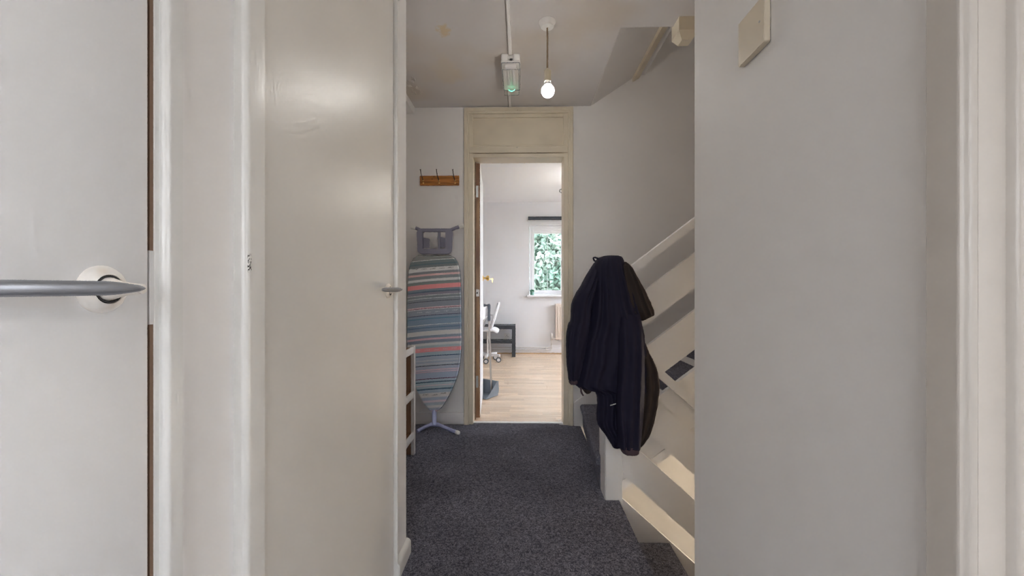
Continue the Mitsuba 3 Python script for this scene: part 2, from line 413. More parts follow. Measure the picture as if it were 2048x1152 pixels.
# ------------------------------------------------------------------ lever handle (the same on both left doors)
def lever_handle(parent, x, y, z, dz):
    h = parent + '__handle'
    lev = [(x + .046, y - .0005, z + dz), (x + .047, y - .012, z + dz), (x + .044, y - .045, z + dz), (x + .037, y - .08, z + dz), (x + .024, y - .118, z + dz)]
    c = curve(lev, 40)
    s = np.linspace(0, 1, 40)
    hv = 0.0068 * np.clip(np.sqrt(np.clip(s / .30, 0, 1)), .08, 1) * np.where(s > .85, 1 - .45 * ((s - .85) / .15) ** 2, 1)   # half thickness up and down
    hd = 0.0062 * np.clip(np.sqrt(np.clip(s / .1, 0, 1)), .25, 1) * np.where(s > .9, 1 - .5 * ((s - .9) / .1) ** 2, 1)
    t = np.gradient(c, axis=0)
    t /= np.linalg.norm(t, axis=1, keepdims=True)
    side = np.cross(t, [0, 0, 1.0])
    th = np.arange(20) * 2 * np.pi / 20
    v = (c[:, None] + hd[:, None, None] * np.cos(th)[None, :, None] * side[:, None] + hv[:, None, None] * np.sin(th)[None, :, None] * np.array([0, 0, 1.0])).reshape(-1, 3)
    f = []
    for i in range(39):
        for j in range(20):
            A, B, C, D = i * 20 + j, i * 20 + (j + 1) % 20, (i + 1) * 20 + (j + 1) % 20, (i + 1) * 20 + j
            f += [[A, B, C], [A, C, D]]
    v = np.vstack([v, c[0], c[-1]])
    for j in range(20):
        f += [[800, (j + 1) % 20, j], [801, 780 + j, 780 + (j + 1) % 20]]
    m = trimesh.Trimesh(v, f, process=False)
    m.fix_normals()
    labels_key = add(h, m, 'aluminium', smooth=60)
    labels[labels_key] = {'label': 'dull silver lever handle'}
    add(h + '__rose', lathe([(0, -.001), (.0245, -.001), (.0245, .002), (.0225, .0055), (.018, .0085), (.0152, .0098), (.0145, .0085), (.0145, .006), (0, .006)], (x, y, z), 'x', 40), 'rose_paint', smooth=40)
    add(h + '__collar', lathe([(.0144, .005), (.0144, .0095), (.0124, .0095), (.0124, .005)], (x, y, z), 'x', 32), 'black', smooth=40)
    add(h + '__neck', lathe([(0, .004), (.0122, .004), (.0118, .010), (.0085, .020), (.0062, .030), (.005, .0435), (0, .0435)], (x, y, z + dz * .4), 'x', 28), 'rose_paint', smooth=40)


# left door nearest the camera
DA = -.432
d1 = structure('door_1', box(DA - .04, DA, -.246, .4555, .008, 2.0, .0025), 'paint_door', 'cream painted flush door filling the left edge with a silver lever handle', 'door')
lever_handle(d1, DA, .402, 1.0 - .0013, .001)
k = 'trim_2'
thing(k, 'cream frame around the nearest left door with a rounded inner edge', 'door frame', kind='structure')
jamb = box(DA - .07, DA - .002, .464, .476, 0, 2.03, .001)
n8 = [(-.425 - .008 + .008 * math.sin(q), .470 + .008 - .008 * math.cos(q)) for q in np.linspace(0, math.pi / 2, 8)]
face = prism([(x, y) for x, y in [(-.52, .470)] + n8 + [(-.425, .4935), (-.427, .4955), (-.52, .4955)]], 0, 2.03, 'z')
add(k + '__jamb', cat([jamb]), 'paint_frame')
add(k + '__casing', face, 'paint_frame', smooth=35)
add(k + '__rebate', cat([box(DA - .075, DA - .035, .448, .47, 0, 2.03), box(DA - .06, DA - .0035, .4595, .4645, 0, 2.03)]), 'gap_brown')
add(k + '__header', box(DA - .07, -.425, -.30, .4955, 2.004, 2.05, .003), 'paint_frame')
add(k + '__jamb', box(DA - .07, -.425, -.30, -.25, 0, 2.03, .003), 'paint_frame')
add(k + '__strike_plate', box(DA - .03, DA - .0025, .4585, .4645, .957, 1.044, .0005), 'paint_door')

# closet door
DC = -.4345
d2 = structure('door_2', box(DC - .035, DC, .6545, 1.3545, .008, 2.0, .002), 'paint_closet', 'tall beige gloss cupboard door with a lamp reflected in it, on the left', 'door')
lever_handle(d2, DC, 1.294, .9905, .0045)
k = 'trim_3'
thing(k, 'cream frame with rounded edge around the beige cupboard door', 'door frame', kind='structure')
near = [(-.421 - .010 + .010 * math.sin(q), .6045 + .010 - .010 * math.cos(q)) for q in np.linspace(0, math.pi / 2, 8)]
add(k + '__jamb', prism([(-.52, .6045)] + near + [(-.421, .648), (-.4225, .6505), (-.52, .6505)], 0, 2.03, 'z'), 'paint_scuffed', smooth=35)
add(k + '__jamb', prism([(-.52, 1.3585), (-.428, 1.3585), (-.4225, 1.362), (-.4225, 1.366), (-.4275, 1.370), (-.4295, 1.392), (-.433, 1.3945), (-.52, 1.3945)], 0, 2.03, 'z'), 'paint_frame', smooth=35)
add(k + '__header', box(-.52, -.4235, .6045, 1.3945, 2.004, 2.05, .003), 'paint_frame')
add(k + '__rebate', cat([box(-.52, -.462, .64, .67, 0, 2.03), box(-.52, -.462, 1.34, 1.37, 0, 2.03)]), 'gap_brown')
structure('cupboard_interior', cat([box(AW - .1, AW - .06, .55, 1.46, 0, 2.1), box(AW - .1, LW - .1, .52, .56, 0, 2.1), box(AW - .1, LW - .05, .5, 1.46, 2.06, 2.1)]), 'gap_brown', 'dark inside of the cupboard behind the beige door', 'cupboard interior')

# right doorway: casing, jamb
k = 'trim_4'
thing(k, 'cream door casing and lit jamb at the right edge', 'door frame', kind='structure')
oge = [(.458, .4625), (.458, .432), (.4595, .4295), (.4625, .4285), (.464, .4265), (.4665, .4245), (.471, .4235), (.471, .4625)]
add(k + '__casing', prism(oge, 0, 2.08, 'z'), 'paint_casing', smooth=35)
add(k + '__jamb', box(.4715, .575, .4245, .452, 0, 2.05, .0015), 'paint_casing')
add(k + '__stop', prism([(.500, .4255), (.503, .419), (.507, .4165), (.535, .4165), (.535, .4255)], 0, 2.04, 'z'), 'paint_casing', smooth=35)
add(k + '__jamb', box(.4715, .575, -.375, -.345, 0, 2.05, .0015), 'paint_casing')
add(k + '__header', box(.458, .575, -.375, .4625, 2.03, 2.08, .002), 'paint_casing')
# switch plate
pl = thing('blanking_plate', 'square cream blank plate high on the grey-white right wall', 'wall plate')
rr = Polygon([(.7665, 1.467), (.8495, 1.467), (.8495, 1.5515), (.7665, 1.5515)]).buffer(.0035)
add(pl + '__cover', cat([prism(rr, RW - .0115, RW - .0015, 'x'), prism(rr.buffer(-.001), RW - .0125, RW - .0115, 'x')]), 'plate_cream')
add(pl + '__back', prism(rr.buffer(-.002), RW - .0018, RW + .001, 'x'), 'black')
add(pl + '__screw', lathe([(0, -.0005), (.0022, -.0005), (.0022, .0005), (0, .0005)], (RW - .0127, .778, 1.511), 'x', 14), 'steel')

# rooms behind the camera and beside it: a window each, and lamps
structure('wall_rear', cat([box(-2.0, -1.5, -3.3, -3.2, 0, CEIL), box(1.5, 2.0, -3.3, -3.2, 0, CEIL), box(-1.5, 1.5, -3.3, -3.2, 0, .06), box(-1.5, 1.5, -3.3, -3.2, 2.15, CEIL), box(-2.0, -1.9, -3.3, -1.0, 0, CEIL), box(1.9, 2.0, -3.3, -1.0, 0, CEIL),
                            box(-2.0, LW - .02, -1.05, -.95, 0, CEIL), box(RW + .05, 3.1, -1.05, -.95, 0, CEIL)]), 'wall_white', 'walls of the room behind the viewer', 'wall')
structure('wall_side_room', cat([box(3.0, 3.1, -1.0, -.75, 0, CEIL), box(3.0, 3.1, .75, 1.1, 0, CEIL), box(3.0, 3.1, -.75, .75, 0, .85), box(3.0, 3.1, -.75, .75, 2.1, CEIL), box(.45, 3.1, -1.0, .98, -.03, 0)]), 'wall_white', 'walls and floor of the side room on the right', 'wall')
for i, (x0, x1, y0, y1, z0, z1) in enumerate([(-1.5, 1.5, -3.26, -3.24, .06, 2.15), (3.04, 3.06, -.75, .75, .85, 2.1)]):
    k = f'window_{i + 2}'
    thing(k, ['window of the room behind the viewer', 'window of the side room on the right'][i], 'window', kind='structure')
    dx, dy = x1 - x0, y1 - y0
    bars = [box(x0, x1, y0 - .02, y1 + .02, z0, z0 + .05), box(x0, x1, y0 - .02, y1 + .02, z1 - .05, z1)]
    bars += [box(c - .025, c + .025, y0 - .02, y1 + .02, z0, z1) for c in np.linspace(x0 + .025, x1 - .025, 4)] if dx > dy else [box(x0 - .02, x1 + .02, c - .025, c + .025, z0, z1) for c in np.linspace(y0 + .025, y1 - .025, 3)]
    add(k + '__frame', cat(bars), 'upvc')
    add(k + '__pane', prism([(x0, z0), (x1, z0), (x1, z1), (x0, z1)], y0 + .008, y0 + .0085) if dx > dy else prism([(y0, z0), (y1, z0), (y1, z1), (y0, z1)], x0 + .008, x0 + .0085, 'x'), 'glass_pane')


def globe_lamp(label, x, y, r, em, z=None):
    t = thing('ceiling_lamp', label, 'ceiling lamp')
    z = z or CEIL
    add(t + '__base', lathe([(0, -.03), (r * .5, -.03), (r * .55, 0), (0, 0)], (x, y, z), 'z'), 'white_plastic', smooth=40)
    add(t + '__shade', ball((x, y, z - .02 - r * .62), r, 3, (1, 1, .66)), 'white_plastic', smooth=True, emitter=em)


globe_lamp('round ceiling lamp in the side room on the right', 2.0, .45, .15, SIDE_LAMP)
globe_lamp('round ceiling lamp in the room behind the viewer', 0.1, -1.9, .16, REAR_LAMP)
globe_lamp('round ceiling lamp at the foot of the stairs', 2.25, 2.30, .11, DOWN_LAMP, .25)
globe_lamp('round ceiling lamp on the upper floor', 1.9, 2.0, .14, UP_LAMP, 4.8)

# ------------------------------------------------------------------ far doorway: architrave, overpanel, lining
k = 'trim_5'
thing(k, 'cream architrave and blank overpanel around the far doorway', 'door frame', kind='structure')


def casing(x0, x1, y0, z0, z1):
    """An upright moulded casing: flat with a raised outer band."""
    s = 1 if x1 > x0 else -1
    w = abs(x1 - x0)
    pts = [(x0, FW + .002), (x0, y0 + .002), (x0 + s * .003, y0), (x0 + s * w * .62, y0), (x0 + s * w * .70, y0 + .004), (x0 + s * (w - .004), y0 + .004), (x1, y0 + .008), (x1, FW + .002)]
    return prism(pts, z0, z1, 'z')


OL, OR_, TOP = -.4166, .379, 2.318
IL, IR, HEAD = -.351, .310, 1.957
add(k + '__casing', casing(OL, OL + .037, FW - .018, 0, TOP), 'paint_cream')
add(k + '__casing', casing(OR_, OR_ - .037, FW - .018, 0, TOP), 'paint_cream')
hd = prism([(FW + .002, TOP), (FW - .016, TOP), (FW - .018, TOP - .003), (FW - .018, TOP - .026), (FW - .014, TOP - .030), (FW - .014, TOP - .040), (FW - .010, TOP - .044), (FW + .002, TOP - .044)], OL + .001, OR_ - .001, 'x')
add(k + '__casing', hd, 'paint_cream')
# lining (two steps) and head, transom rail
LIN = [(OL + .037, IL), (IR, OR_ - .037)]
add(k + '__lining', cat([box(OL + .033, IL, FW - .004, 3.07, 0, DT, .002)]), 'paint_cream')
add(k + '__lining', cat([box(IR, OR_ - .033, FW - .004, 3.07, 0, DT, .002)]), 'paint_cream')
add(k + '__transom', cat([box(IL - .03, IR + .03, FW - .004, 3.07, HEAD, HEAD + .028, .002), box(IL - .03, IR + .03, FW - .012, 3.05, HEAD + .030, HEAD + .078, .002)]), 'paint_cream')
z0, z1 = HEAD + .078, TOP - .042
add(k + '__overpanel', cat([box(IL - .03, IR + .03, FW + .012, FW + .03, z0, z1)]), 'paint_cream')
bw = .020
add(k + '__beading', cat([box(IL - .03, IL - .03 + bw, FW + .0, FW + .02, z0, z1, .002), box(IR + .03 - bw, IR + .03, FW + .0, FW + .02, z0, z1, .002), box(IL - .03, IR + .03, FW + .0, FW + .02, z1 - bw - .006, z1, .002),
                          box(IL - .03, IR + .03, FW + .0, FW + .02, z0, z0 + bw * .7, .002)]), 'paint_cream')
for px, py in ((1035, 220.5), (1034, 295)):
    p = at(px, py, FW - .018)
    add(k + '__screw', lathe([(0, -.0008), (.0025, -.0008), (.0025, .0008), (0, .0008)], p, 'y', 10), 'dark_metal')
add('trim_6', box(IL - .005, IR + .005, 2.953, 2.985, -.004, .005, .002), 'white_gloss', 'pale threshold strip where the carpet meets the laminate', 'threshold', kind='structure')

# the door that stands open into the far room
ANG = -4.0
hinge = np.array([IL + .004, 3.045, 0])


def swing(m):
    return rot(m, ANG, [0, 0, 1], hinge) if False else rot(m, 3.6, [0, 0, 1], hinge)


d3 = thing('door_3', 'white inner door standing open into the far room, with a brass knob', 'door', kind='structure')
hx, hy = hinge[0], hinge[1]
add(d3 + '__leaf', swing(box(hx + .002, hx + .036, hy + .002, hy + .655, .012, HEAD - .006, .002)), 'wall_study')
add(d3 + '__edge', swing(box(hx - .001, hx + .033, hy - .002, hy + .0025, .012, HEAD - .006)), 'door_edge_wood', label='varnished brown hinge edge')
add(d3 + '__shadow_gap', box(IL - .001, IL + .008, 3.028, 3.046, 0, HEAD - .004), 'gap_brown')
for hz in (1.735, .285):
    add(d3 + '__hinge', cat([swing(box(hx, hx + .022, hy - .005, hy - .001, hz - .045, hz + .045, .001)), tube([(hx - .001, hy - .008, hz - .047), (hx - .001, hy - .008, hz + .047)], .005, 10)]), 'steel')
add(d3 + '__latch_plate', swing(box(hx + .001, hx + .028, hy - .0045, hy - .002, .935, .99, .001)), 'white_gloss')
add(d3 + '__latch_hole', swing(box(hx + .007, hx + .018, hy - .0052, hy - .0045, .957, .967)), 'black')
kb = d3 + '__knob'
kc = np.array([hx + .036, hy + .60, 1.09])
add(kb, swing(lathe([(0, 0), (.026, 0), (.026, .003), (.022, .006), (.010, .009), (.009, .026), (.016, .030), (.0245, .040), (.0245, .050), (.018, .058), (0, .060)], kc, 'x', 24)), 'brass', label='brass knob with keys', smooth=40)
add(kb + '__key', swing(cat([box(kc[0] + .058, kc[0] + .082, kc[1] - .001, kc[1] + .001, 1.078, 1.086), lathe([(.004, -.001), (.010, -.001), (.010, .001), (.004, .001), (.004, -.001)], (kc[0] + .086, kc[1], 1.08), 'y', 16),
                             box(kc[0] + .083, kc[0] + .091, kc[1] - .001, kc[1] + .001, 1.050, 1.074)])), 'brass')

# ------------------------------------------------------------------ far room
structure('wall_study_back', cat([box(-2.6, .122, STUDY, STUDY + .25, -.1, 2.4), box(.70, 2.2, STUDY, STUDY + .25, -.1, 2.4), box(.122, .70, STUDY, STUDY + .25, -.1, .887), box(.122, .70, STUDY, STUDY + .25, 1.962, 2.4)]), 'wall_study',
          'white back wall of the far room around the window', 'wall')
structure('wall_study_side', cat([box(-2.7, -2.6, 3.0, 6.3, -.1, 2.4), box(2.1, 2.2, 3.0, 3.4, -.1, 2.4), box(2.1, 2.2, 5.7, 6.3, -.1, 2.4), box(2.1, 2.2, 3.4, 5.7, -.1, .8), box(2.1, 2.2, 3.4, 5.7, 2.1, 2.4), box(-2.6, AW - .05, 2.95, 3.05, -.1, 2.4),
                                  box(AW - .1, DL, 3.05, 3.06, -.02, 2.4), box(DR, 2.2, 3.05, 3.06, -.02, 2.4)]), 'wall_study', 'side walls of the far room', 'wall')
structure('ceiling_study', box(-2.7, 2.2, 3.03, 6.3, 2.307, 2.45), 'ceiling_study', 'bright white ceiling of the far room', 'ceiling')
fl = thing('floor_laminate', 'pale oak laminate floor of the far room', 'laminate floor', kind='structure')
add(fl + '__underlay', box(-2.7, 2.2, 2.96, 6.3, -.12, -.009), 'gap_brown')
rng = random.Random(5)
y = 2.985
while y < 6.1:
    x = -1.4 - rng.random()
    while x < 1.3:
        add(fl + '__plank', box(max(x, IL - .002) if y < 3.0 else x, min(x + 1.29, IR + .002) if y < 3.0 else x + 1.29, y, min(y + .1892, 6.098), -.008, 0, .0008), 'laminate')
        x += 1.2908
    y += .19
structure('baseboard_study', prism([(STUDY - .015, 0), (STUDY - .015, .082), (STUDY - .010, .09), (STUDY + .002, .09), (STUDY + .002, 0)], -2.6, 2.1, 'x'), 'wall_study', 'white skirting board along the back wall of the far room', 'skirting board')
structure('trim_7', prism([(STUDY - .036, 0), (STUDY - .034, .009), (STUDY - .026, .015), (STUDY - .015, .016), (STUDY - .015, 0)], -2.6, 2.1, 'x'), 'beading_wood', 'wooden beading at the foot of the far skirting', 'trim', smooth=40)

# window of the far room
k = 'window_1'
thing(k, 'white casement window with leaded glass in the far room', 'window', kind='structure')
WY = STUDY + .095
F0, F1, G0, G1 = .127, .698, .887, 1.962


def ring(x0, x1, z0, z1, w, y0, y1, b=.003):
    return cat([box(x0, x0 + w, y0, y1, z0, z1, b), box(x1 - w, x1, y0, y1, z0, z1, b), box(x0 + w - .001, x1 - w + .001, y0, y1, z0, z0 + w, b), box(x0 + w - .001, x1 - w + .001, y0, y1, z1 - w, z1, b)])


add(k + '__frame', ring(F0, F1, G0, G1, .045, WY, WY + .07), 'upvc')
add(k + '__casement', cat([ring(F0 + .036, F1 - .036, G0 + .036, G1 - .036, .042, WY - .012, WY + .05, .004), box(F0 + .07, F1 - .07, WY - .004, WY + .05, G1 - .12, G1 - .07, .003)]), 'upvc')
add(k + '__pane', box(F0 + .07, F1 - .07, WY + .02, WY + .0205, G0 + .07, G1 - .07), 'glass_pane')
cx, cz = XZ(1095, 522, WY)
leads = [tube([(cx, WY + .018, G0 + .07), (cx, WY + .018, G1 - .07)], .0035, 6), tube([(F0 + .07, WY + .018, cz), (F1 - .07, WY + .018, cz)], .0035, 6)]
q = .045
leads += [tube([(cx - q, WY + .017, cz), (cx, WY + .017, cz + q)], .0035, 6), tube([(cx, WY + .017, cz + q), (cx + q, WY + .017, cz)], .0035, 6), tube([(cx + q, WY + .017, cz), (cx, WY + .017, cz - q)], .0035, 6), tube([(cx, WY + .017, cz - q), (cx - q, WY + .017, cz)], .0035, 6)]
add(k + '__leading', cat(leads), 'lead')
add(k + '__latch', cat([box(.612, .632, WY - .026, WY - .010, 1.36, 1.42, .003), box(.615, .629, WY - .036, WY - .024, 1.33, 1.405, .003)]), 'white_gloss')
add(k + '__sill', cat([box(.085, .735, STUDY - .075, WY + .01, .863, .893, .006)]), 'upvc')
bl = thing('roller_blind', 'rolled-up dark grey roller blind above the far window', 'blind')
add(bl + '__roll', tube([(.108, STUDY - .04, 2.055), (.76, STUDY - .04, 2.055)], .026, 20), 'blind', smooth=40)
add(bl + '__bracket', box(.098, .106, STUDY - .06, STUDY, 2.015, 2.085, .002), 'white_plastic')
add(bl + '__bracket', box(.762, .77, STUDY - .06, STUDY, 2.015, 2.085, .002), 'white_plastic')
# plant on the sill
pt = thing('potted_plant', 'small green plant in a green pot on the far window sill', 'potted plant')
px, py_ = .168, STUDY - .02
add(pt + '__pot', lathe([(0, 0), (.022, 0), (.028, .01), (.031, .034), (.030, .045), (.026, .047), (.024, .040), (0, .038)], (px, py_, .893), 'z', 20), 'green_pot', smooth=40)
rng = random.Random(2)
lv = []
for i in range(26):
    a, e = rng.uniform(0, 2 * math.pi), rng.uniform(.2, 1.3)
    d = np.array([math.cos(a) * math.cos(e), math.sin(a) * math.cos(e), math.sin(e)])
    L = rng.uniform(.022, .038)
    lv.append(ball(np.array([px, py_, .935]) + d * L, .0085, 1, (1, 1, 1.25)))
add(pt + '__leaves', cat(lv), 'green_leaf', smooth=True)

# radiator and its pipes
rd = thing('radiator', 'cream panel radiator under the far window', 'radiator')
RX0, RX1, RZ0, RZ1, RY = .515, 1.35, .225, .762, STUDY - .085
add(rd + '__panel', box(RX0, RX1, RY, RY + .02, RZ0, RZ1, .006), 'radiator_paint')
rib = box(-.012, .012, -.006, .006, RZ0 + .045, RZ1 - .045, .005)
for i in range(20):
    r_ = rib.copy()
    r_.apply_translation((RX0 + .045 + i * .04, RY - .002, 0))
    add(rd + '__rib', r_, 'radiator_paint')
add(rd + '__top_grille', box(RX0, RX1, RY + .02, RY + .06, RZ1 - .02, RZ1, .003), 'radiator_paint')
for x in (.7, 1.1):
    add(rd + '__bracket', box(x, x + .04, RY + .02, STUDY + .001, RZ0 + .1, RZ1 - .1), 'radiator_paint')
vx = XZ(1103, 676, RY)[0]
add(rd + '__valve', cat([tube([(vx, RY + .01, .215), (vx, RY + .01, .262)], .014, 12), tube([(vx, RY + .01, .245), (RX0 + .01, RY + .01, .245)], .010, 10)]), 'chrome', smooth=40)
add(rd + '__valve_cap', lathe([(0, 0), (.018, 0), (.020, .02), (.018, .055), (.012, .062), (0, .062)], (vx, RY + .01, .262), 'z', 16), 'white_plastic', smooth=40)
pp = thing('heating_pipes', 'pair of white heating pipes running above the far skirting to the radiator', 'pipes')
tx = XZ(1092, 697, STUDY - .036)[0]
add(pp + '__pipe', tube([(-2.4, STUDY - .036, .1), (vx + .004, STUDY - .036, .1)], .0075, 10), 'pipe_white', smooth=40)
add(pp + '__pipe', tube([(-2.4, STUDY - .036, .062), (vx - .012, STUDY - .036, .062), (vx - .003, STUDY - .036, .065), (vx, STUDY - .036, .074), (vx, STUDY - .0364, .12), (vx, RY + .014, .15), (vx, RY + .01, .165), (vx, RY + .01, .216)], .0075, 10), 'pipe_white', smooth=40)
add(pp + '__tee', cat([tube([(tx - .028, STUDY - .036, .062), (tx + .028, STUDY - .036, .062)], .0115, 12), tube([(tx, STUDY - .036, .05), (tx, STUDY - .036, .112)], .010, 12), tube([(tx - .02, STUDY - .036, .1), (tx + .02, STUDY - .036, .1)], .0115, 12)]), 'pipe_white', smooth=40)
# socket
so = thing('wall_socket', 'white wall socket above the shelf of the black bench', 'socket')
sx, sz = XZ(1014, 672, STUDY)
add(so + '__plate', prism(Polygon([(sx - .04, sz - .04), (sx + .04, sz - .04), (sx + .04, sz + .04), (sx - .04, sz + .04)]).buffer(.004), STUDY - .010, STUDY + .001), 'white_plastic')
add(so + '__slots', cat([box(sx - .004, sx + .004, STUDY - .0108, STUDY - .009, sz + .006, sz + .018), box(sx - .017, sx - .007, STUDY - .0108, STUDY - .009, sz - .014, sz - .008), box(sx + .007, sx + .017, STUDY - .0108, STUDY - .009, sz - .014, sz - .008)]), 'black')
add(so + '__switch', box(sx + .014, sx + .026, STUDY - .013, STUDY - .009, sz + .012, sz + .032, .001), 'white_gloss')
# black bench
bn = thing('bench', 'black-brown bench with a low shelf against the far wall', 'bench')
BX1, BX0 = -.082, -.93
BY0, BY1 = 5.79, 6.045
add(bn + '__top', box(BX0, BX1, BY0, BY1, .405, .455, .003), 'bench_black')
for x in (BX1 - .05, BX0):
    for yy in (BY0, BY1 - .05):
        add(bn + '__leg', box(x, x + .05, yy, yy + .05, 0, .407, .002), 'bench_black')
add(bn + '__shelf', box(BX0 + .045, BX1 - .045, BY0 + .01, BY1 - .01, .195, .228, .002), 'bench_black')

# white swivel chair
ch = thing('swivel_chair', 'white plastic swivel chair on castors beside the black bench', 'chair')
CX, CY = -.455, 5.42


def shell(rows, th=.012):
    """A curved sheet from rows of points, given a thickness."""
    g = np.array(rows, float)
    a, b = g.shape[:2]
    nrm = np.cross(np.gradient(g, axis=0), np.gradient(g, axis=1))
    nrm /= np.linalg.norm(nrm, axis=2, keepdims=True) + 1e-9
    v = np.vstack([(g + nrm * th / 2).reshape(-1, 3), (g - nrm * th / 2).reshape(-1, 3)])
    f, N = [], a * b
    idx = np.arange(N).reshape(a, b)
    for i in range(a - 1):
        for j in range(b - 1):
            p, q_, r, s = idx[i, j], idx[i, j + 1], idx[i + 1, j + 1], idx[i + 1, j]
            f += [[p, q_, r], [p, r, s], [N + p, N + r, N + q_], [N + p, N + s, N + r]]
    loop = list(idx[0, :]) + list(idx[1:, -1]) + list(idx[-1, -2::-1]) + list(idx[-2:0:-1, 0])
    for i in range(len(loop)):
        p, q_ = loop[i], loop[(i + 1) % len(loop)]
        f += [[p, N + p, N + q_], [p, N + q_, q_]]
    m = trimesh.Trimesh(v, f, process=False)
    m.fix_normals()
    return m


seat = [[(CX + dx, CY + w * (.20 - .05 * max(0, (abs(dx) - .14) / .08)), .445 - .02 * (1 - w * w) - .035 * max(0, (dx - .08) / .07) ** 2 + .0 * dx) for w in np.linspace(-1, 1, 11)] for dx in np.linspace(-.22, .145, 14)]
add(ch + '__seat', shell(seat, .022), 'upvc', smooth=40)
back = [[(CX + .06 + .105 * s - .025 * (1 - w * w), CY + w * (.165 + .035 * math.sin(math.pi * min(1, s + .1))) * (1 - .25 * max(0, (s - .8) / .2) ** 2), .46 + .34 * s) for w in np.linspace(-1, 1, 11)] for s in np.linspace(0, 1, 12)]
add(ch + '__backrest', shell(back, .014), 'upvc', smooth=40)
for s in (-1, 1):
    add(ch + '__armrest', tube(curve([(CX + .06, CY + s * .19, .62), (CX - .02, CY + s * .205, .60), (CX - .05, CY + s * .2, .52), (CX - .10, CY + s * .17, .43)], 16), .011, 10), 'upvc', smooth=40)
add(ch + '__column', tube([(CX, CY, .10), (CX, CY, .43)], .012, 14), 'white_plastic', smooth=40)
for i in range(5):
    a = math.radians(-20 + 72 * i)
    ex, ey = CX + .14 * math.cos(a), CY + .14 * math.sin(a)
    ex2, ey2 = CX + .19 * math.cos(a), CY + .19 * math.sin(a)
    leg = box(0, .185, -.018, .018, .085, .120, .006)
    leg = rot(leg, -20 + 72 * i, [0, 0, 1], [0, 0, 0])
    leg.apply_translation((CX, CY, -.008))
    lg = add(ch + '__leg', leg, 'upvc')
    cxx, cyy = CX + .165 * math.cos(a), CY + .165 * math.sin(a)
    w = add(lg + '__castor', cat([lathe([(0, -.012), (.032, -.012), (.035, -.008), (.035, .008), (.032, .012), (0, .012)], (cxx, cyy, .0355), 'y', 20), ]), 'dark_grey_plastic', smooth=40)
    add(lg + '__castor_cap', cat([lathe([(0, -.002), (.022, -.002), (.022, .002), (0, .002)], (cxx, cyy - .0135, .0355), 'y', 20), tube([(cxx, cyy, .05), (cxx, cyy, .085)], .007, 10)]), 'upvc', smooth=40)
# white desk whose end shows past the door
dk = thing('desk', 'white desk whose end shows between the open door and the swivel chair', 'desk')
add(dk + '__top', box(-1.7, -.463, 4.75, 5.35, .735, .765, .003), 'upvc')
add(dk + '__drawer', box(-1.1, -.470, 4.77, 5.30, .60, .733, .003), 'upvc')
for x in (-1.66, -1.12):
    for yy in (4.79, 5.27):
        add(dk + '__leg', box(x, x + .035, yy, yy + .035, 0, .735, .002), 'upvc')

# long-handled dustpan beside the door
du = thing('dustpan', 'grey long-handled dustpan standing beside the open white door', 'dustpan')
o = at(974, 790, 3.69)
o[2] = 0
def spin(m):
    m = rot(m, -33, [0, 0, 1], [0, 0, 0])
    m.apply_translation((o[0] - .005, o[1] + .02, 0))
    return m


w_, d_, hgt = .085, .105, .135
side_p = [(-d_, .004), (d_ * .55, .004), (d_ * .7, .05), (d_ * .62, hgt), (d_ * .35, hgt * .9), (-d_, .014)]
for s in (-1, 1):
    add(du + '__side', spin(prism(side_p, s * w_ - .003, s * w_ + .003, 'x')), 'pan_grey')
add(du + '__base', spin(cat([box(-w_, w_, -d_ - .012, d_ * .58, .003, .009, .002), box(-w_, w_, d_ * .52, d_ * .64, .006, hgt, .004)])), 'pan_grey')
top, foot = at(978, 640, 3.70), at(983, 772, 3.72)
grip = at(978, 608, 3.70)
add(du + '__pole', tube([foot - [0, 0, .05], top], .009, 12), 'pole_metal', smooth=40)
add(du + '__grip', tube(curve([top - [0, 0, .01], (top + grip) / 2, grip], 14), [.012, .014, .015, .0145, .0135, .0125, .012, .012, .0125, .013, .014, .0145, .014, .010], 14), 'dark_grey_plastic', smooth=40)
add(du + '__clip', cat([tube([grip + [-.006, 0, -.012], grip + [-.036, 0, -.012]], .008, 10), tube([grip + [-.032, 0, -.012], grip + [-.048, 0, -.012]], .013, 12)]), 'dark_grey_plastic', smooth=40)

# pendant in the far room: only a loop of its wire arm shows past the frame
la = thing('wire_lamp', 'black wire lamp loop hanging by the right frame of the far doorway', 'ceiling lamp')
lc = at(1122.5, 382, 4.6)
pc = np.array([.70, 4.6, 2.13])
add(la + '__arm', cat([tube([lc + [.021 * math.cos(a), 0, .019 * math.sin(a)] for a in np.linspace(0, 2 * math.pi, 21)[:-1]], .0032, 6, closed=True), tube(curve([lc + [.021, 0, 0], lc + [.06, 0, .012], pc], 12), .0032, 6)]), 'black', smooth=True)
add(la + '__stem', tube([pc, pc + [0, 0, .18]], .006, 8), 'black')
add(la + '__bulb', ball(pc - [0, 0, .05], .05, 3), 'white_plastic', smooth=True, emitter=STUDY_LAMP)
# second, hidden window of the far room
k = thing('window_4', 'side window of the far room', 'window', kind='structure')
add(k + '__frame', cat([box(2.13, 2.17, c - .03, c + .03, .8, 2.1) for c in (3.43, 4.55, 5.67)] + [box(2.13, 2.17, 3.4, 5.7, .8, .86), box(2.13, 2.17, 3.4, 5.7, 2.04, 2.1)]), 'upvc')
add(k + '__pane', prism([(3.4, .8), (5.7, .8), (5.7, 2.1), (3.4, 2.1)], 2.15, 2.1505, 'x'), 'glass_pane')

# ------------------------------------------------------------------ garden behind the far window
structure('garden_ground', box(-30, 30, 6.6, 60, -3.0, -2.8), 'grass', 'grass of the garden outside', 'ground')


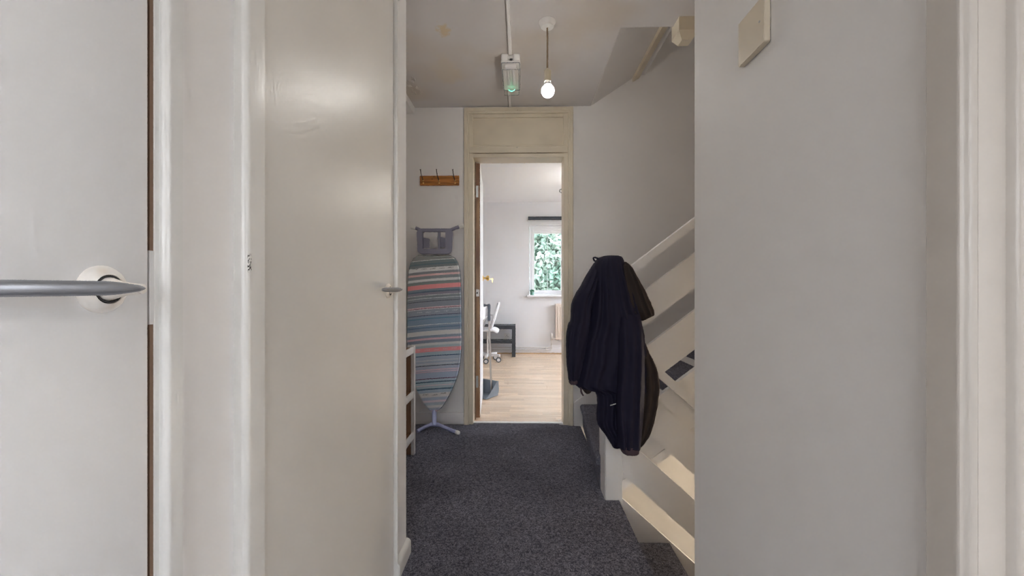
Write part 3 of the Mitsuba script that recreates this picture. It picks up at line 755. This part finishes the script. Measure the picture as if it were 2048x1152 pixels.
def tree(label, x, y, r, zc, n, leaf, seed):
    t = thing('tree', label, 'tree')
    rng = np.random.default_rng(seed)
    add(t + '__trunk', tube(curve([(x, y, -2.85), (x + .08, y, -1.2), (x - .05, y + .05, 0.2), (x, y, zc)], 12), np.linspace(.16, .05, 12), 10), 'bark', smooth=True)
    d = rng.normal(size=(n, 3))
    d /= np.linalg.norm(d, axis=1, keepdims=True)
    rad = rng.random(n) ** .4
    rad *= .75 + .5 * meshkit.noise(d * 2.5 + seed, seed)
    c = np.array([x, y, zc]) + d * rad[:, None] * np.array([r, r * .8, r * 1.35])
    a = rng.normal(size=(n, 3)) + [0, 0, -.6]
    a /= np.linalg.norm(a, axis=1, keepdims=True)
    b = np.cross(a, d + rng.normal(size=(n, 3)) * .5)
    b /= np.linalg.norm(b, axis=1, keepdims=True)
    nn = np.cross(a, b)
    L = rng.uniform(.10, .19, (n, 1))
    W = L * rng.uniform(.24, .36, (n, 1))
    P = [c - a * L / 2, c - a * L * .1 + b * W + nn * L * .06, c + a * L / 2 - nn * L * .1, c - a * L * .1 - b * W + nn * L * .06]
    v = np.stack(P, 1).reshape(-1, 3)
    i = np.arange(n)[:, None] * 4
    f = np.vstack([i + [0, 1, 2], i + [0, 2, 3]])
    add(t + '__foliage', trimesh.Trimesh(v, f, process=False), leaf, kind='stuff')


tree('pale leafy tree in the middle of the far window', .75, 9.4, 1.0, 1.35, 5200, 'leaf_pale', 3)
tree('deep green tree at the left behind the pale tree outside', -.3, 11.9, 1.35, 2.1, 5200, 'leaf_deep', 4)
tree('deep green tree at the right behind the pale tree outside', 2.1, 14.3, 1.6, 1.6, 5200, 'leaf_deep', 8)
tree('tall dark tree at the back of the garden', 1.0, 19.5, 3.1, 1.6, 8000, 'leaf_deep', 6)

# ------------------------------------------------------------------ stairs
UY0, UY1 = 1.975, FW
s1 = thing('staircase', 'grey carpeted stairs going up to the right behind the coat', 'staircase')
RISE, GO, N0, Z1 = .1765, .2322, .405, .158


def nose(x, zt, zb, x2):
    """Cross-section of a carpeted step with a rounded nosing."""
    r = .022
    a = [(x + .012, zb), (x + .012, zt - 2 * r)] + [(x + r - .008 - r * math.sin(q), zt - r - r * math.cos(q)) for q in np.linspace(0.3, math.pi, 8)]
    return a + [(x2, zt), (x2, zb)]


for i in range(11):
    x, zt = N0 + GO * i, Z1 + RISE * i
    zb = 0 if i == 0 else zt - RISE
    prof_ = nose(x, zt, zb, x + GO + .03)
    if True:
        prof_ = prof_[:-1] + [(x + GO + .03, zt - .022), (x + .036, zt - .022), (x + .036, zb)]
    m = prism(prof_, UY0 if i else 2.0, UY1)
    if i == 0:      # the first step runs slightly askew
        v = np.array(m.vertices)
        v[:, 0] += (.030 * (v[:, 1] - 2.4) / .5) * (v[:, 0] < x + .1)
        m.vertices = v
    add(s1 + '__step', m, 'carpet', smooth=50)
xr, yb = .8156, 1.935
add(s1 + '__outer_string', band(.8156, .76, .479, 2.95, .592, .318, 1.945, 1.975), 'paint_rail')
ws = [(.384, 0), (.384, .165), (1.2, .165 + .76 * (1.2 - .384)), (2.95, .165 + .76 * 2.566), (2.95, 1.75), (.63, 0)]
add(s1 + '__wall_string', prism(ws, FW - .022, FW + .001), 'wall_white')
add(s1 + '__soffit', band(.8156, .76, .479, 2.95, .312, .262, 1.951, FW), 'wall_white')
# newel post and boards going up
b1 = thing('banister', 'white banister with a newel post and wide boards sloping up behind the coat', 'banister')
NX0, NX1, NY0, NY1 = .396, .479, 1.895, 1.978
add(b1 + '__newel_post', box(NX0, NX1, NY0, NY1, -.3, 1.125, .004), 'paint_rail')
add(b1 + '__string_end', cat([box(NX0 + .003, NX1 - .02, NY1 + .002, 2.05, -.02, .42, .003), box(NX0 + .0, NX0 + .006, NY1 - .03, NY1 + .03, .0, .42, .001)]), 'paint_rail')
add(b1 + '__handrail', band(.8156, .76, .479, 3.1, 1.328, 1.283, 1.900, 1.950), 'paint_rail')
add(b1 + '__board', band(.8156, .76, .479, 3.1, 1.160, .991, 1.920, 1.942), 'paint_rail')
add(b1 + '__board', band(.8156, .76, .479, 3.1, .887, .7005, 1.920, 1.942), 'paint_rail')
# stairs down
s2 = thing('staircase', 'dark carpeted stairs going down to the right below the landing edge', 'staircase')
for i in range(12):
    x, zt = EDGE + .224 * i, -.20 * (i + 1)
    zb = zt - .22
    add(s2 + '__step', prism(nose(x if i else x - .03, zt, zb, x + .224 + .012), END_R, 1.898), 'carpet', smooth=50)
add(s2 + '__riser', box(EDGE - .02, EDGE - .006, END_R, 1.895, -.21, -.004), 'carpet')
add(s2 + '__outer_string', band(.48, -.893, .479, 3.1, .004, -.36, 1.899, 1.919), 'paint_rail')
add(s2 + '__wall_string', band(.48, -.893, .52, 3.1, .06, -.30, END_R - .002, END_R + .016), 'paint_rail')
b2 = thing('banister', 'white banister of wide boards sloping down to the right beneath the coat', 'banister')
add(b2 + '__handrail', band(.8135, -.876, .479, 3.0, .4827, .431, 1.880, 1.918), 'paint_rail')
add(b2 + '__board', band(.8135, -.884, .479, 3.0, .3134, .123, 1.897, 1.918), 'paint_rail')
add(b2 + '__board', band(.8135, -.893, .479, 3.0, .0054, -.1757, 1.897, 1.918), 'paint_rail')
# foot of the upper newel, hanging below the ceiling
pdrop = add('newel_drop', trimesh.convex.convex_hull(np.array([(x, y_, z) for z, e in ((2.226, .022), (2.262, 0), (CEIL + .01, 0)) for x in (.772 + e, .868 - e) for y_ in (1.972 + e, 2.068 - e)])), 'paint_cream',
            'cream end of the upper newel post poking below the ceiling', 'newel post')

# ------------------------------------------------------------------ on the ceiling
tk = thing('cable_trunking', 'thin white cable trunking along the ceiling to the emergency light', 'cable trunking')
add(tk + '__run', box(-.070, -.052, -.6, 2.26, CEIL - .011, CEIL + .001, .002), 'wall_white')
add(tk + '__run', box(-.088, -.070, 2.56, FW, CEIL - .011, CEIL + .001, .002), 'wall_white')
add(tk + '__run', box(-.088, -.070, FW - .012, FW + .001, 2.30, CEIL, .002), 'wall_white')
add(tk + '__cable', tube([(-.0735, -.6, CEIL - .003), (-.0735, 2.26, CEIL - .003)], .0025, 6), 'cable_grey')
add(tk + '__cable', tube([(-.0915, 2.56, CEIL - .003), (-.0915, FW, CEIL - .003)], .0025, 6), 'cable_grey')
el = thing('emergency_light', 'rectangular emergency light with clear cover and green glow on the ceiling', 'emergency light')
EX0, EX1, EY0, EY1, EB = -.113, -.005, 2.26, 2.58, CEIL - .045
base = cat([box(EX0, EX0 + .040, EY0, EY0 + .05, EB, CEIL + .001, .006), box(EX1 - .040, EX1, EY0, EY0 + .05, EB, CEIL + .001, .006), box(EX0, EX1, EY0 + .012, EY1, EB + .012, CEIL + .001, .008), box(EX0 - .002, EX1 + .002, EY0 - .002, EY1 + .002, EB - .006, EB + .004, .004)])
add(el + '__housing', base, 'white_plastic')
add(el + '__cable_hole', box(-.064, -.050, EY0 + .005, EY0 + .0125, EB + .005, EB + .018), 'black')
rr = Polygon([(EX0 + .012, EY0 + .012), (EX1 - .012, EY0 + .012), (EX1 - .012, EY1 - .012), (EX0 + .012, EY1 - .012)])
lev = []
for zz, sh in ((EB - .004, .010), (EB - .03, .009), (EB - .042, .004), (EB - .048, -.006)):
    c = np.array(rr.buffer(sh, quad_segs=6).exterior.coords)[:-1]
    lev.append((zz, c))
v, f = [], []
nn = min(len(c) for _, c in lev)
for zz, c in lev:
    th = np.unwrap(np.arctan2(c[:, 1] - (EY0 + EY1) / 2, c[:, 0] - (EX0 + EX1) / 2))
    ring_ = Polygon(c)
    pts = [ring_.exterior.interpolate(s, normalized=True) for s in np.linspace(0, 1, 41)[:-1]]
    v += [(p.x, p.y, zz) for p in pts]
for i in range(len(lev) - 1):
    for j in range(40):
        A, B, C, D = i * 40 + j, i * 40 + (j + 1) % 40, (i + 1) * 40 + (j + 1) % 40, (i + 1) * 40 + j
        f += [[A, B, C], [A, C, D]]
v.append(((EX0 + EX1) / 2, (EY0 + EY1) / 2, EB - .048))
f += [[len(v) - 1, 120 + j, 120 + (j + 1) % 40] for j in range(40)]
mm = trimesh.Trimesh(np.array(v), f, process=False)
mm.fix_normals()
add(el + '__cover', mm, 'clear_cover', smooth=40)
rim = np.array(rr.buffer(.0105, quad_segs=6).exterior.coords)[:-1]
add(el + '__gasket', tube([(x, y_, EB - .0075) for x, y_ in rim], .0014, 6, closed=True), 'dark_grey_plastic', smooth=True)
low = np.array(rr.buffer(.004, quad_segs=6).exterior.coords)[:-1]
add(el + '__cover_edge', tube([(x, y_, EB - .0425) for x, y_ in low], .0011, 6, closed=True), 'dark_grey_plastic', smooth=True)
add(el + '__tube', cat([tube([(-.074, EY0 + .05, EB - .014), (-.074, EY1 - .09, EB - .014)], .008, 12), tube([(-.044, EY0 + .05, EB - .014), (-.044, EY1 - .09, EB - .014)], .008, 12)]), 'white_gloss', smooth=40)
add(el + '__tube_holder', box(EX0 + .02, EX1 - .02, EY0 + .025, EY0 + .05, EB - .026, EB, .004), 'white_plastic')
gl = [(-.059 + .022 * math.sin(a), EY1 - .045, EB - .016 - .018 * math.cos(a)) for a in np.linspace(-1.25, 1.25, 16)]
add(el + '__indicator', tube(gl, np.concatenate([np.linspace(.0006, .0032, 8), np.linspace(.0032, .0006, 8)]), 8), 'white_plastic', label='green glowing arc', smooth=True, emitter=lamp((.02, .75, .36), 7))
pd = thing('pendant_light', 'bare glowing light bulb hanging on a short cord from a white ceiling rose', 'pendant light')
PX, PY = float(at(1094.5, 47, 2.0)[0]), 2.0
add(pd + '__ceiling_rose', lathe([(0, -.030), (.010, -.030), (.012, -.026), (.030, -.026), (.034, -.022), (.037, -.008), (.042, -.002), (.042, .001), (0, .001)], (PX, PY, CEIL), 'z', 40), 'white_plastic', smooth=40)
add(pd + '__cord', tube(curve([(PX, PY, CEIL - .028), (PX + .001, PY, CEIL - .12), (PX, PY, 2.09)], 12), .0042, 8), 'cord', smooth=True)
add(pd + '__lampholder', lathe([(0, .068), (.006, .066), (.0125, .058), (.0165, .052), (.0165, .006), (.018, .004), (.018, 0), (0, 0)], (PX + .002, PY, 2.030), 'z', 24), 'old_plastic', smooth=40)
prof = [(0, 0)] + [(.0335 * math.sin(a), .0335 - .0335 * math.cos(a)) for a in np.linspace(.15, 2.05, 14)] + [(.022, .057), (.0155, .068), (.0145, .076), (0, .076)]
pr_bulb = [p for p in prof if p[1] < .062]
add(pd + '__bulb', lathe(pr_bulb + [(0, pr_bulb[-1][1])], (PX + .003, PY, 1.950), 'z', 32), 'white_plastic', smooth=40, emitter=BULB)
add(pd + '__bulb_neck', lathe([(0, .0), (.020, .0), (.0155, .009), (.0140, .018), (0, .018)], (PX + .003, PY, 2.0115), 'z', 24), 'white_gloss', smooth=40)

# ------------------------------------------------------------------ coat rack
cr = thing('coat_rack', 'small orange pine coat rack with three hooks on the far wall above the ironing board', 'coat rack')
(rx0, rz1), (rx1, rz0) = XZ(839.5, 351.5, FW - .018), XZ(918, 370, FW - .018)
add(cr + '__board', box(rx0, rx1, FW - .018, FW + .001, rz0, rz1, .002), 'pine')
for px in (846.5, 878, 910):
    hx_, hz_ = XZ(px, 364, FW - .02)
    hk = add(cr + '__hook', cat([tube(curve([(hx_, FW - .022, hz_ + .012), (hx_ - .002, FW - .045, hz_ + .022), (hx_ - .006, FW - .062, hz_ + .052), (hx_ - .009, FW - .066, hz_ + .074)], 14), .0028, 8), ball((hx_ - .0092, FW - .066, hz_ + .076), .0045, 2)]), 'dark_metal', smooth=True)
    add(hk + '__plate', cat([lathe([(0, -.003), (.0055, -.003), (.0065, .001), (0, .001)], (hx_, FW - .0185, hz_ + .012), 'y', 14), lathe([(0, -.004), (.0055, -.004), (.0065, .001), (0, .001)], (hx_ + .001, FW - .0185, hz_ - .008), 'y', 14)]), 'brass', smooth=40)

# ------------------------------------------------------------------ ironing board
ib = thing('ironing_board', 'folded ironing board with grey and coral striped cover leaning on the far wall', 'ironing board')
right = [(868, 510.5), (890, 510.5), (902, 511.5), (909, 516), (915, 526), (918.5, 540), (920.5, 560), (921.5, 600), (922, 650), (922, 690), (920.5, 715), (917.5, 738), (912.5, 757), (905.5, 775), (897, 792), (888, 808), (879, 819), (872, 823.5), (868, 824)]
cr2 = curve(np.array(right, float), 70)
outline = list(cr2) + [(2 * 868 - x, y_) for x, y_ in cr2[::-1][1:-1]]
pg = Polygon([XZ(x, y_, BOARD_Y) for x, y_ in outline]).buffer(0)


def pillow(pg, y0, y1, r=.010):
    """A flat slab with a rounded rim."""
    parts = []
    offs = [(r * (1 - math.cos(q)), r * (1 - math.sin(q))) for q in np.linspace(0, math.pi / 2, 5)]
    for k_, (ins, d) in enumerate(offs[:-1]):
        pass
    ms = []
    prev = None
    N = 160
    rings = [(y1, 0.0)] + [(y0 + r - r * math.sin(q), r * (1 - math.cos(q))) for q in np.linspace(0, math.pi / 2, 6)]
    v, f = [], []
    for yy, ins in rings:
        e = pg.buffer(-ins).exterior
        c = np.array(pg.centroid.coords[0])
        pts = [e.interpolate(e.project(pg.exterior.interpolate(s, normalized=True))) for s in np.linspace(0, 1, N + 1)[:-1]]
        v += [(p.x, yy, p.y) for p in pts]
    for i in range(len(rings) - 1):
        for j in range(N):
            A, B, C, D = i * N + j, i * N + (j + 1) % N, (i + 1) * N + (j + 1) % N, (i + 1) * N + j
            f += [[A, B, C], [A, C, D]]
    inner = Polygon([(p[0], p[2]) for p in v[-N:]])
    vv, ff = trimesh.creation.triangulate_polygon(inner, engine='earcut')
    base_ = len(v)
    v += [(x, rings[-1][0], z) for x, z in vv]
    f += [[base_ + a for a in t] for t in ff]
    m = trimesh.Trimesh(np.array(v), f, process=False)
    m.fix_normals()
    return m


add(ib + '__cover', pillow(pg, BOARD_Y - .005, BOARD_Y + .022), 'board_fabric', smooth=40)
add(ib + '__hem', tube([(x, BOARD_Y + .014, z) for x, z in np.array(pg.exterior.coords)[::2]], .0035, 6, closed=True), 'dark_grey_plastic', smooth=True)
# printed words
WORD = meshkit.text_mesh('Joseph', .0088, .0004)
v = np.array(WORD.vertices)
v[:, 0] += .30 * v[:, 1]
v[:, :2] -= (v[:, :2].max(0) + v[:, :2].min(0)) / 2
v[:, 0] *= .95
WORDV = np.stack([v[:, 0], -v[:, 2] + .0, v[:, 1]], 1)


def words(cells, m):
    for px, py_ in cells:
        w_ = trimesh.Trimesh(WORDV.copy(), WORD.faces, process=False)
        w_ = rot(w_, -3.5, [0, 1, 0], [0, 0, 0])
        w_.apply_translation(at(px, py_, BOARD_Y - .0052))
        add(ib + '__printed_word', w_, m)


words([(831, 538.5), (848, 538), (865.5, 537.5), (883, 536.5), (901, 534.8)], 'print_dark')
words([(839, 625), (856.5, 624.5), (874.5, 623), (892, 621.5), (910, 620)], 'print_white')
words([(836, 701.5), (854, 700.5), (872.5, 699.5), (890.5, 697.5), (908, 695.8)], 'print_white')
words([(851, 789.8), (869, 789.5), (887, 786.5)], 'print_dark')
# iron rest at the top
Yr = BOARD_Y + .005
(ax, az1), (bx, az0) = XZ(834, 457.5, Yr), XZ(905.5, 509, Yr)
(cx0, cz1), (cx1, cz0) = XZ(846, 464, Yr), XZ(891.5, 497.5, Yr)
outer = Polygon([(ax + .040, az0 + .036), (bx - .040, az0 + .036), (bx - .034, az1 - .034), (ax + .034, az1 - .034)]).buffer(.034, quad_segs=8)
inner = Polygon([(cx0 + .004, cz0 + .004), (cx1 - .004, cz0 + .004), (cx1 - .004, cz1 - .004), (cx0 + .004, cz1 - .004)]).buffer(.004)
add(ib + '__iron_rest', cat([prism(outer.difference(inner), Yr - .012, Yr + .012), prism(outer.buffer(-.004).difference(inner.buffer(.004)), Yr - .015, Yr - .012)]), 'board_frame')
x0, z0 = XZ(876, 464, Yr)
x1_, z1_ = XZ(881, 498, Yr)
add(ib + '__iron_rest_bar', box(x0, x1_, Yr - .004, Yr + .006, z1_, z0, .002), 'board_frame')
for a_, b_ in (((847, 475), (859.5, 496)), ((879, 473), (891, 495))):
    q0, q1 = XZ(*a_, Yr + .02), XZ(*b_, Yr + .02)
    br = add(ib + '__bracket', prism([(q0[0], q0[1]), (q1[0], q0[1] - .012), (q1[0], q1[1]), (q0[0], q1[1])], Yr + .014, Yr + .02), 'board_frame')
# feet of the folded leg, above
for pts, cap in (([(831, 456), (838, 459), (848, 463.5)], [(822.5, 454.5), (831.5, 456.3)]), ([(918.5, 453.5), (908, 457.5), (896, 462)], [(927.5, 450.8), (918.5, 453.6)])):
    add(ib + '__upper_leg', tube(curve([at(x, y_, 2.862) for x, y_ in pts], 10), .0125, 12), 'board_frame', smooth=40)
    add(ib + '__end_cap', tube([at(x, y_, 2.860) for x, y_ in cap], .0138, 14), 'cap_white', smooth=40)
# stem and T-foot below
sa, sb = at(868.5, 815, 2.855), at(868.5, 859, 2.815)
sb[2] = .034
ft = [at(838, 866, 2.74), at(850, 861, 2.79), at(868.5, 859, 2.82), at(888, 860, 2.79), at(905, 864, 2.75), at(914, 866, 2.725)]
for p, z in zip(ft, (.0125, .026, .033, .026, .0155, .013)):
    p[2] = z
ft[0][0] -= .012
add(ib + '__lower_leg', tube([sa, sb], .0165, 16), 'board_tube', smooth=40)
add(ib + '__foot', tube(curve(ft, 30), .0120, 14), 'board_tube', smooth=40)
add(ib + '__leg_joint', tube([ft[2] - [.030, 0, 0], ft[2] + [.030, 0, 0]], .0145, 14), 'board_tube', smooth=40)
p = ft[-1]
d = (ft[-1] - ft[-2]) / np.linalg.norm(ft[-1] - ft[-2])
add(ib + '__end_cap', tube(curve([p - d * .008, p + d * .010, p + d * .024], 8), [.0132, .0140, .0140, .0140, .0138, .0130, .0110, .0060], 14), 'cap_white', smooth=40)

# ------------------------------------------------------------------ low shelf unit in the alcove
sh = thing('shelf_unit', 'low narrow white shelf unit with brown ends beside the ironing board', 'shelf unit')
SX0, SX1, SY0, SY1 = -.80, -.638, 1.72, 2.405
for x in (SX1 - .020, SX0):
    for yy in (SY1 - .030, SY0):
        add(sh + '__leg', box(x, x + .020, yy, yy + .030, 0, .655, .002), 'paint_rail')
for zt in (.648, .383, .138):
    add(sh + '__rail', box(SX1 - .016, SX1 - .002, SY0 + .028, SY1 - .028, zt - .038, zt, .002), 'paint_rail')
    add(sh + '__shelf', box(SX0 + .004, SX1 - .016, SY0 + .012, SY1 - .012, zt - .026, zt - .006, .001), 'brown_wood')
add(sh + '__end_panel', box(SX0 + .018, SX1 - .018, SY1 - .020, SY1 - .008, .0, .64), 'brown_wood')
add(sh + '__end_panel', box(SX0 + .018, SX1 - .018, SY0 + .008, SY0 + .020, .0, .64), 'brown_wood')

# ------------------------------------------------------------------ coat over the newel post
co = thing('coat', 'black navy hooded coat hung over the white newel post', 'coat')


def cloth(rows, seed, folds=5, amp=.008, power=.75, n=96, levels=150, flat=1.0, lean=1.0):
    """A garment piece lofted from rows (height mark, left, right, depth centre, half depth); pleats run down it."""
    rows = np.array(rows, float)
    t = np.linspace(rows[0, 0], rows[-1, 0], levels)
    from scipy.interpolate import PchipInterpolator
    R = [PchipInterpolator(rows[:, 0], rows[:, k_])(t) for k_ in range(1, 5)]
    th = np.arange(n) * 2 * np.pi / n
    V = []
    for i in range(levels):
        yc, hd = R[2][i], R[3][i]
        xl, z = XZ(R[0][i], t[i], yc)
        xr_, _ = XZ(R[1][i], t[i], yc)
        c, hw = (xl + xr_) / 2, (xr_ - xl) / 2
        cs, sn = np.cos(th), np.sin(th)
        x = c + hw * np.sign(cs) * np.abs(cs) ** power
        s = (x - c) / max(hw, 1e-4)
        grow = min(1.0, i / (levels * .25) + .15)
        P = np.stack([s * folds / 2 + seed, np.full(n, (z * 1.6)), np.sign(sn) * 3.0], 1)
        fold = np.sin(np.pi * folds * s + 2.2 * meshkit.noise(np.stack([s * 1.5 + seed, np.full(n, z * 4), 0 * s], 1), seed) * 2)
        crease = meshkit.fbm(np.stack([x * 18, np.full(n, z * 26) + x * 8, np.sign(sn) * 2 + 0 * x], 1), 3, seed) - .5
        y_ = yc - sn * np.abs(sn) ** (-.3 + 0 * sn).clip(-.3) * hd * flat - np.where(sn > 0, 1, .4) * amp * grow * (fold * np.abs(sn) ** .5 + 1.1 * crease)
        y_ = yc - np.sign(sn) * np.abs(sn) ** .7 * hd - np.where(sn > 0, 1, .3) * amp * grow * (fold * np.abs(sn) ** .5 + 1.3 * crease * np.abs(sn) ** .3)
        x = x + amp * .45 * crease
        V.append(np.stack([x, y_, np.full(n, z)], 1))
    v = np.vstack(V + [V[0].mean(0)[None], V[-1].mean(0)[None]])
    f = []
    for i in range(levels - 1):
        j = np.arange(n)
        A, B, C, D = i * n + j, i * n + (j + 1) % n, (i + 1) * n + (j + 1) % n, (i + 1) * n + j
        f += [np.stack([A, B, C], 1), np.stack([A, C, D], 1)]
    j = np.arange(n)
    f += [np.stack([np.full(n, levels * n), (j + 1) % n, j], 1), np.stack([np.full(n, levels * n + 1), (levels - 1) * n + j, (levels - 1) * n + (j + 1) % n], 1)]
    m = trimesh.Trimesh(v, np.vstack(f), process=False)
    m.fix_normals()
    return m


body = [(512.5, 1206, 1236, 1.905, .05), (515, 1198, 1241, 1.902, .07), (520, 1193, 1244, 1.90, .08), (540, 1186, 1249, 1.89, .085), (565, 1183, 1257, 1.872, .08), (600, 1181, 1268, 1.852, .07), (640, 1178, 1281, 1.84, .06), (660, 1174, 1285, 1.838, .057), (680, 1166, 1288, 1.836, .056),
        (720, 1161, 1292, 1.834, .055), (745, 1155, 1293, 1.834, .052), (766, 1150, 1293, 1.836, .05), (776, 1160, 1293, 1.838, .048), (780, 1180, 1293, 1.838, .046), (784, 1190, 1293, 1.838, .045), (800, 1194, 1293, 1.838, .045), (838, 1193, 1291, 1.838, .043), (850, 1197, 1289, 1.838, .042),
        (870, 1211, 1283, 1.838, .038), (884, 1220, 1270, 1.838, .033), (893, 1225, 1236, 1.838, .02)]
add(co + '__body', cloth(body, 3, 6, .010), 'coat_shell', smooth=True)
lsl = [(526, 1188, 1202, 1.90, .02), (550, 1173, 1200, 1.87, .045), (566, 1164, 1196, 1.855, .05), (572, 1161, 1194, 1.85, .05), (590, 1150, 1188, 1.835, .052), (612, 1142, 1183, 1.835, .054), (640, 1141, 1180, 1.835, .054), (650, 1136, 1179, 1.835, .054), (690, 1132, 1173, 1.835, .05), (725, 1133, 1165, 1.83, .045), (750, 1136, 1159, 1.83, .04), (759, 1137, 1157, 1.83, .036)]
add(co + '__sleeve', cloth(lsl, 11, 2, .006, levels=110, n=64), 'coat_shell', smooth=True)
add(co + '__sleeve__cuff', cloth([(756, 1139, 1155, 1.83, .032), (765, 1138, 1155, 1.83, .033), (767, 1140, 1152, 1.83, .030)], 5, 3, .002, levels=16, n=48), 'coat_cuff', smooth=True)
rsl = [(628, 1240, 1276, 1.800, .015), (660, 1236, 1284, 1.790, .042), (700, 1235, 1287, 1.785, .048), (760, 1234, 1288, 1.785, .048), (800, 1233, 1287, 1.786, .046), (850, 1234, 1284, 1.788, .043), (880, 1236, 1281, 1.79, .04), (894, 1236, 1280, 1.79, .038)]
add(co + '__sleeve', cloth(rsl, 23, 3, .007, levels=120, n=72), 'coat_shell', smooth=True)
add(co + '__sleeve_001__cuff', cloth([(890, 1239, 1278, 1.79, .033), (903, 1243, 1277, 1.79, .033), (906, 1247, 1274, 1.79, .03)], 8, 4, .002, levels=16, n=48), 'coat_cuff', smooth=True)
hood = [(524, 1240, 1252, 1.875, .02), (534, 1240, 1262, 1.868, .045), (550, 1240, 1271, 1.858, .052), (575, 1242, 1285, 1.850, .052), (598, 1246, 1296, 1.848, .05), (612, 1250, 1302, 1.848, .048), (622, 1256, 1306, 1.848, .045), (629, 1264, 1307, 1.848, .04), (634, 1272, 1299, 1.848, .034), (641, 1280, 1285, 1.848, .02)]
add(co + '__hood', cloth(hood, 31, 3, .008, levels=90, n=72), 'coat_lining', label='faded brown-black hood', smooth=True)
tail = [(686, 1270, 1291, 1.845, .02), (704, 1270, 1297, 1.845, .035), (720, 1270, 1305, 1.846, .042), (740, 1270, 1312.5, 1.846, .045), (768, 1270, 1318, 1.846, .047), (800, 1268, 1315.5, 1.846, .046), (832, 1266, 1309, 1.846, .044), (865, 1262, 1299, 1.846, .04), (884, 1262, 1287, 1.846, .034), (893, 1266, 1279, 1.846, .02)]
add(co + '__lining', cloth(tail, 41, 3, .007, levels=100, n=72), 'coat_lining', label='brownish lining hanging out', smooth=True)
hang = [(766, 1164, 1186, 1.845, .02), (776, 1164, 1184, 1.845, .02), (783, 1168, 1182, 1.845, .016), (787, 1172, 1178, 1.845, .01)]
add(co + '__pocket_lining', cloth(hang, 51, 2, .003, levels=20, n=40), 'coat_lining', smooth=True)
add(co + '__drawcord', tube(curve([at(x, y_, 1.80) for x, y_ in ((1161, 775), (1162.5, 783), (1165, 789), (1167, 791))], 10), .004, 8), 'coat_cuff', smooth=True)
lg = [tube(curve([at(x, y_, 1.752) for x, y_ in pts], 10), r, 6) for pts, r in (([(1273.5, 676), (1275.5, 677.5), (1277.5, 676.5), (1281, 671)], .0012), ([(1277, 674.5), (1279.5, 672.5), (1280.5, 670.5)], .0012), ([(1273.5, 681.5), (1275.5, 682), (1278, 679.5)], .0012))]
add(co + '__logo', cat(lg), 'silver_print', label='small silver logo', smooth=True)
add(co + '__zip_pull', tube([at(1220.5, 811, 1.772), at(1232, 807.3, 1.772)], .0022, 8), 'silver_print', label='pale zip pull', smooth=True)
add(co + '__hanging_loop', tube(curve([at(x, y_, 1.86) for x, y_ in ((1190, 523), (1188.5, 515), (1192, 515.5), (1197, 518))], 10), .004, 8), 'coat_shell', smooth=True)
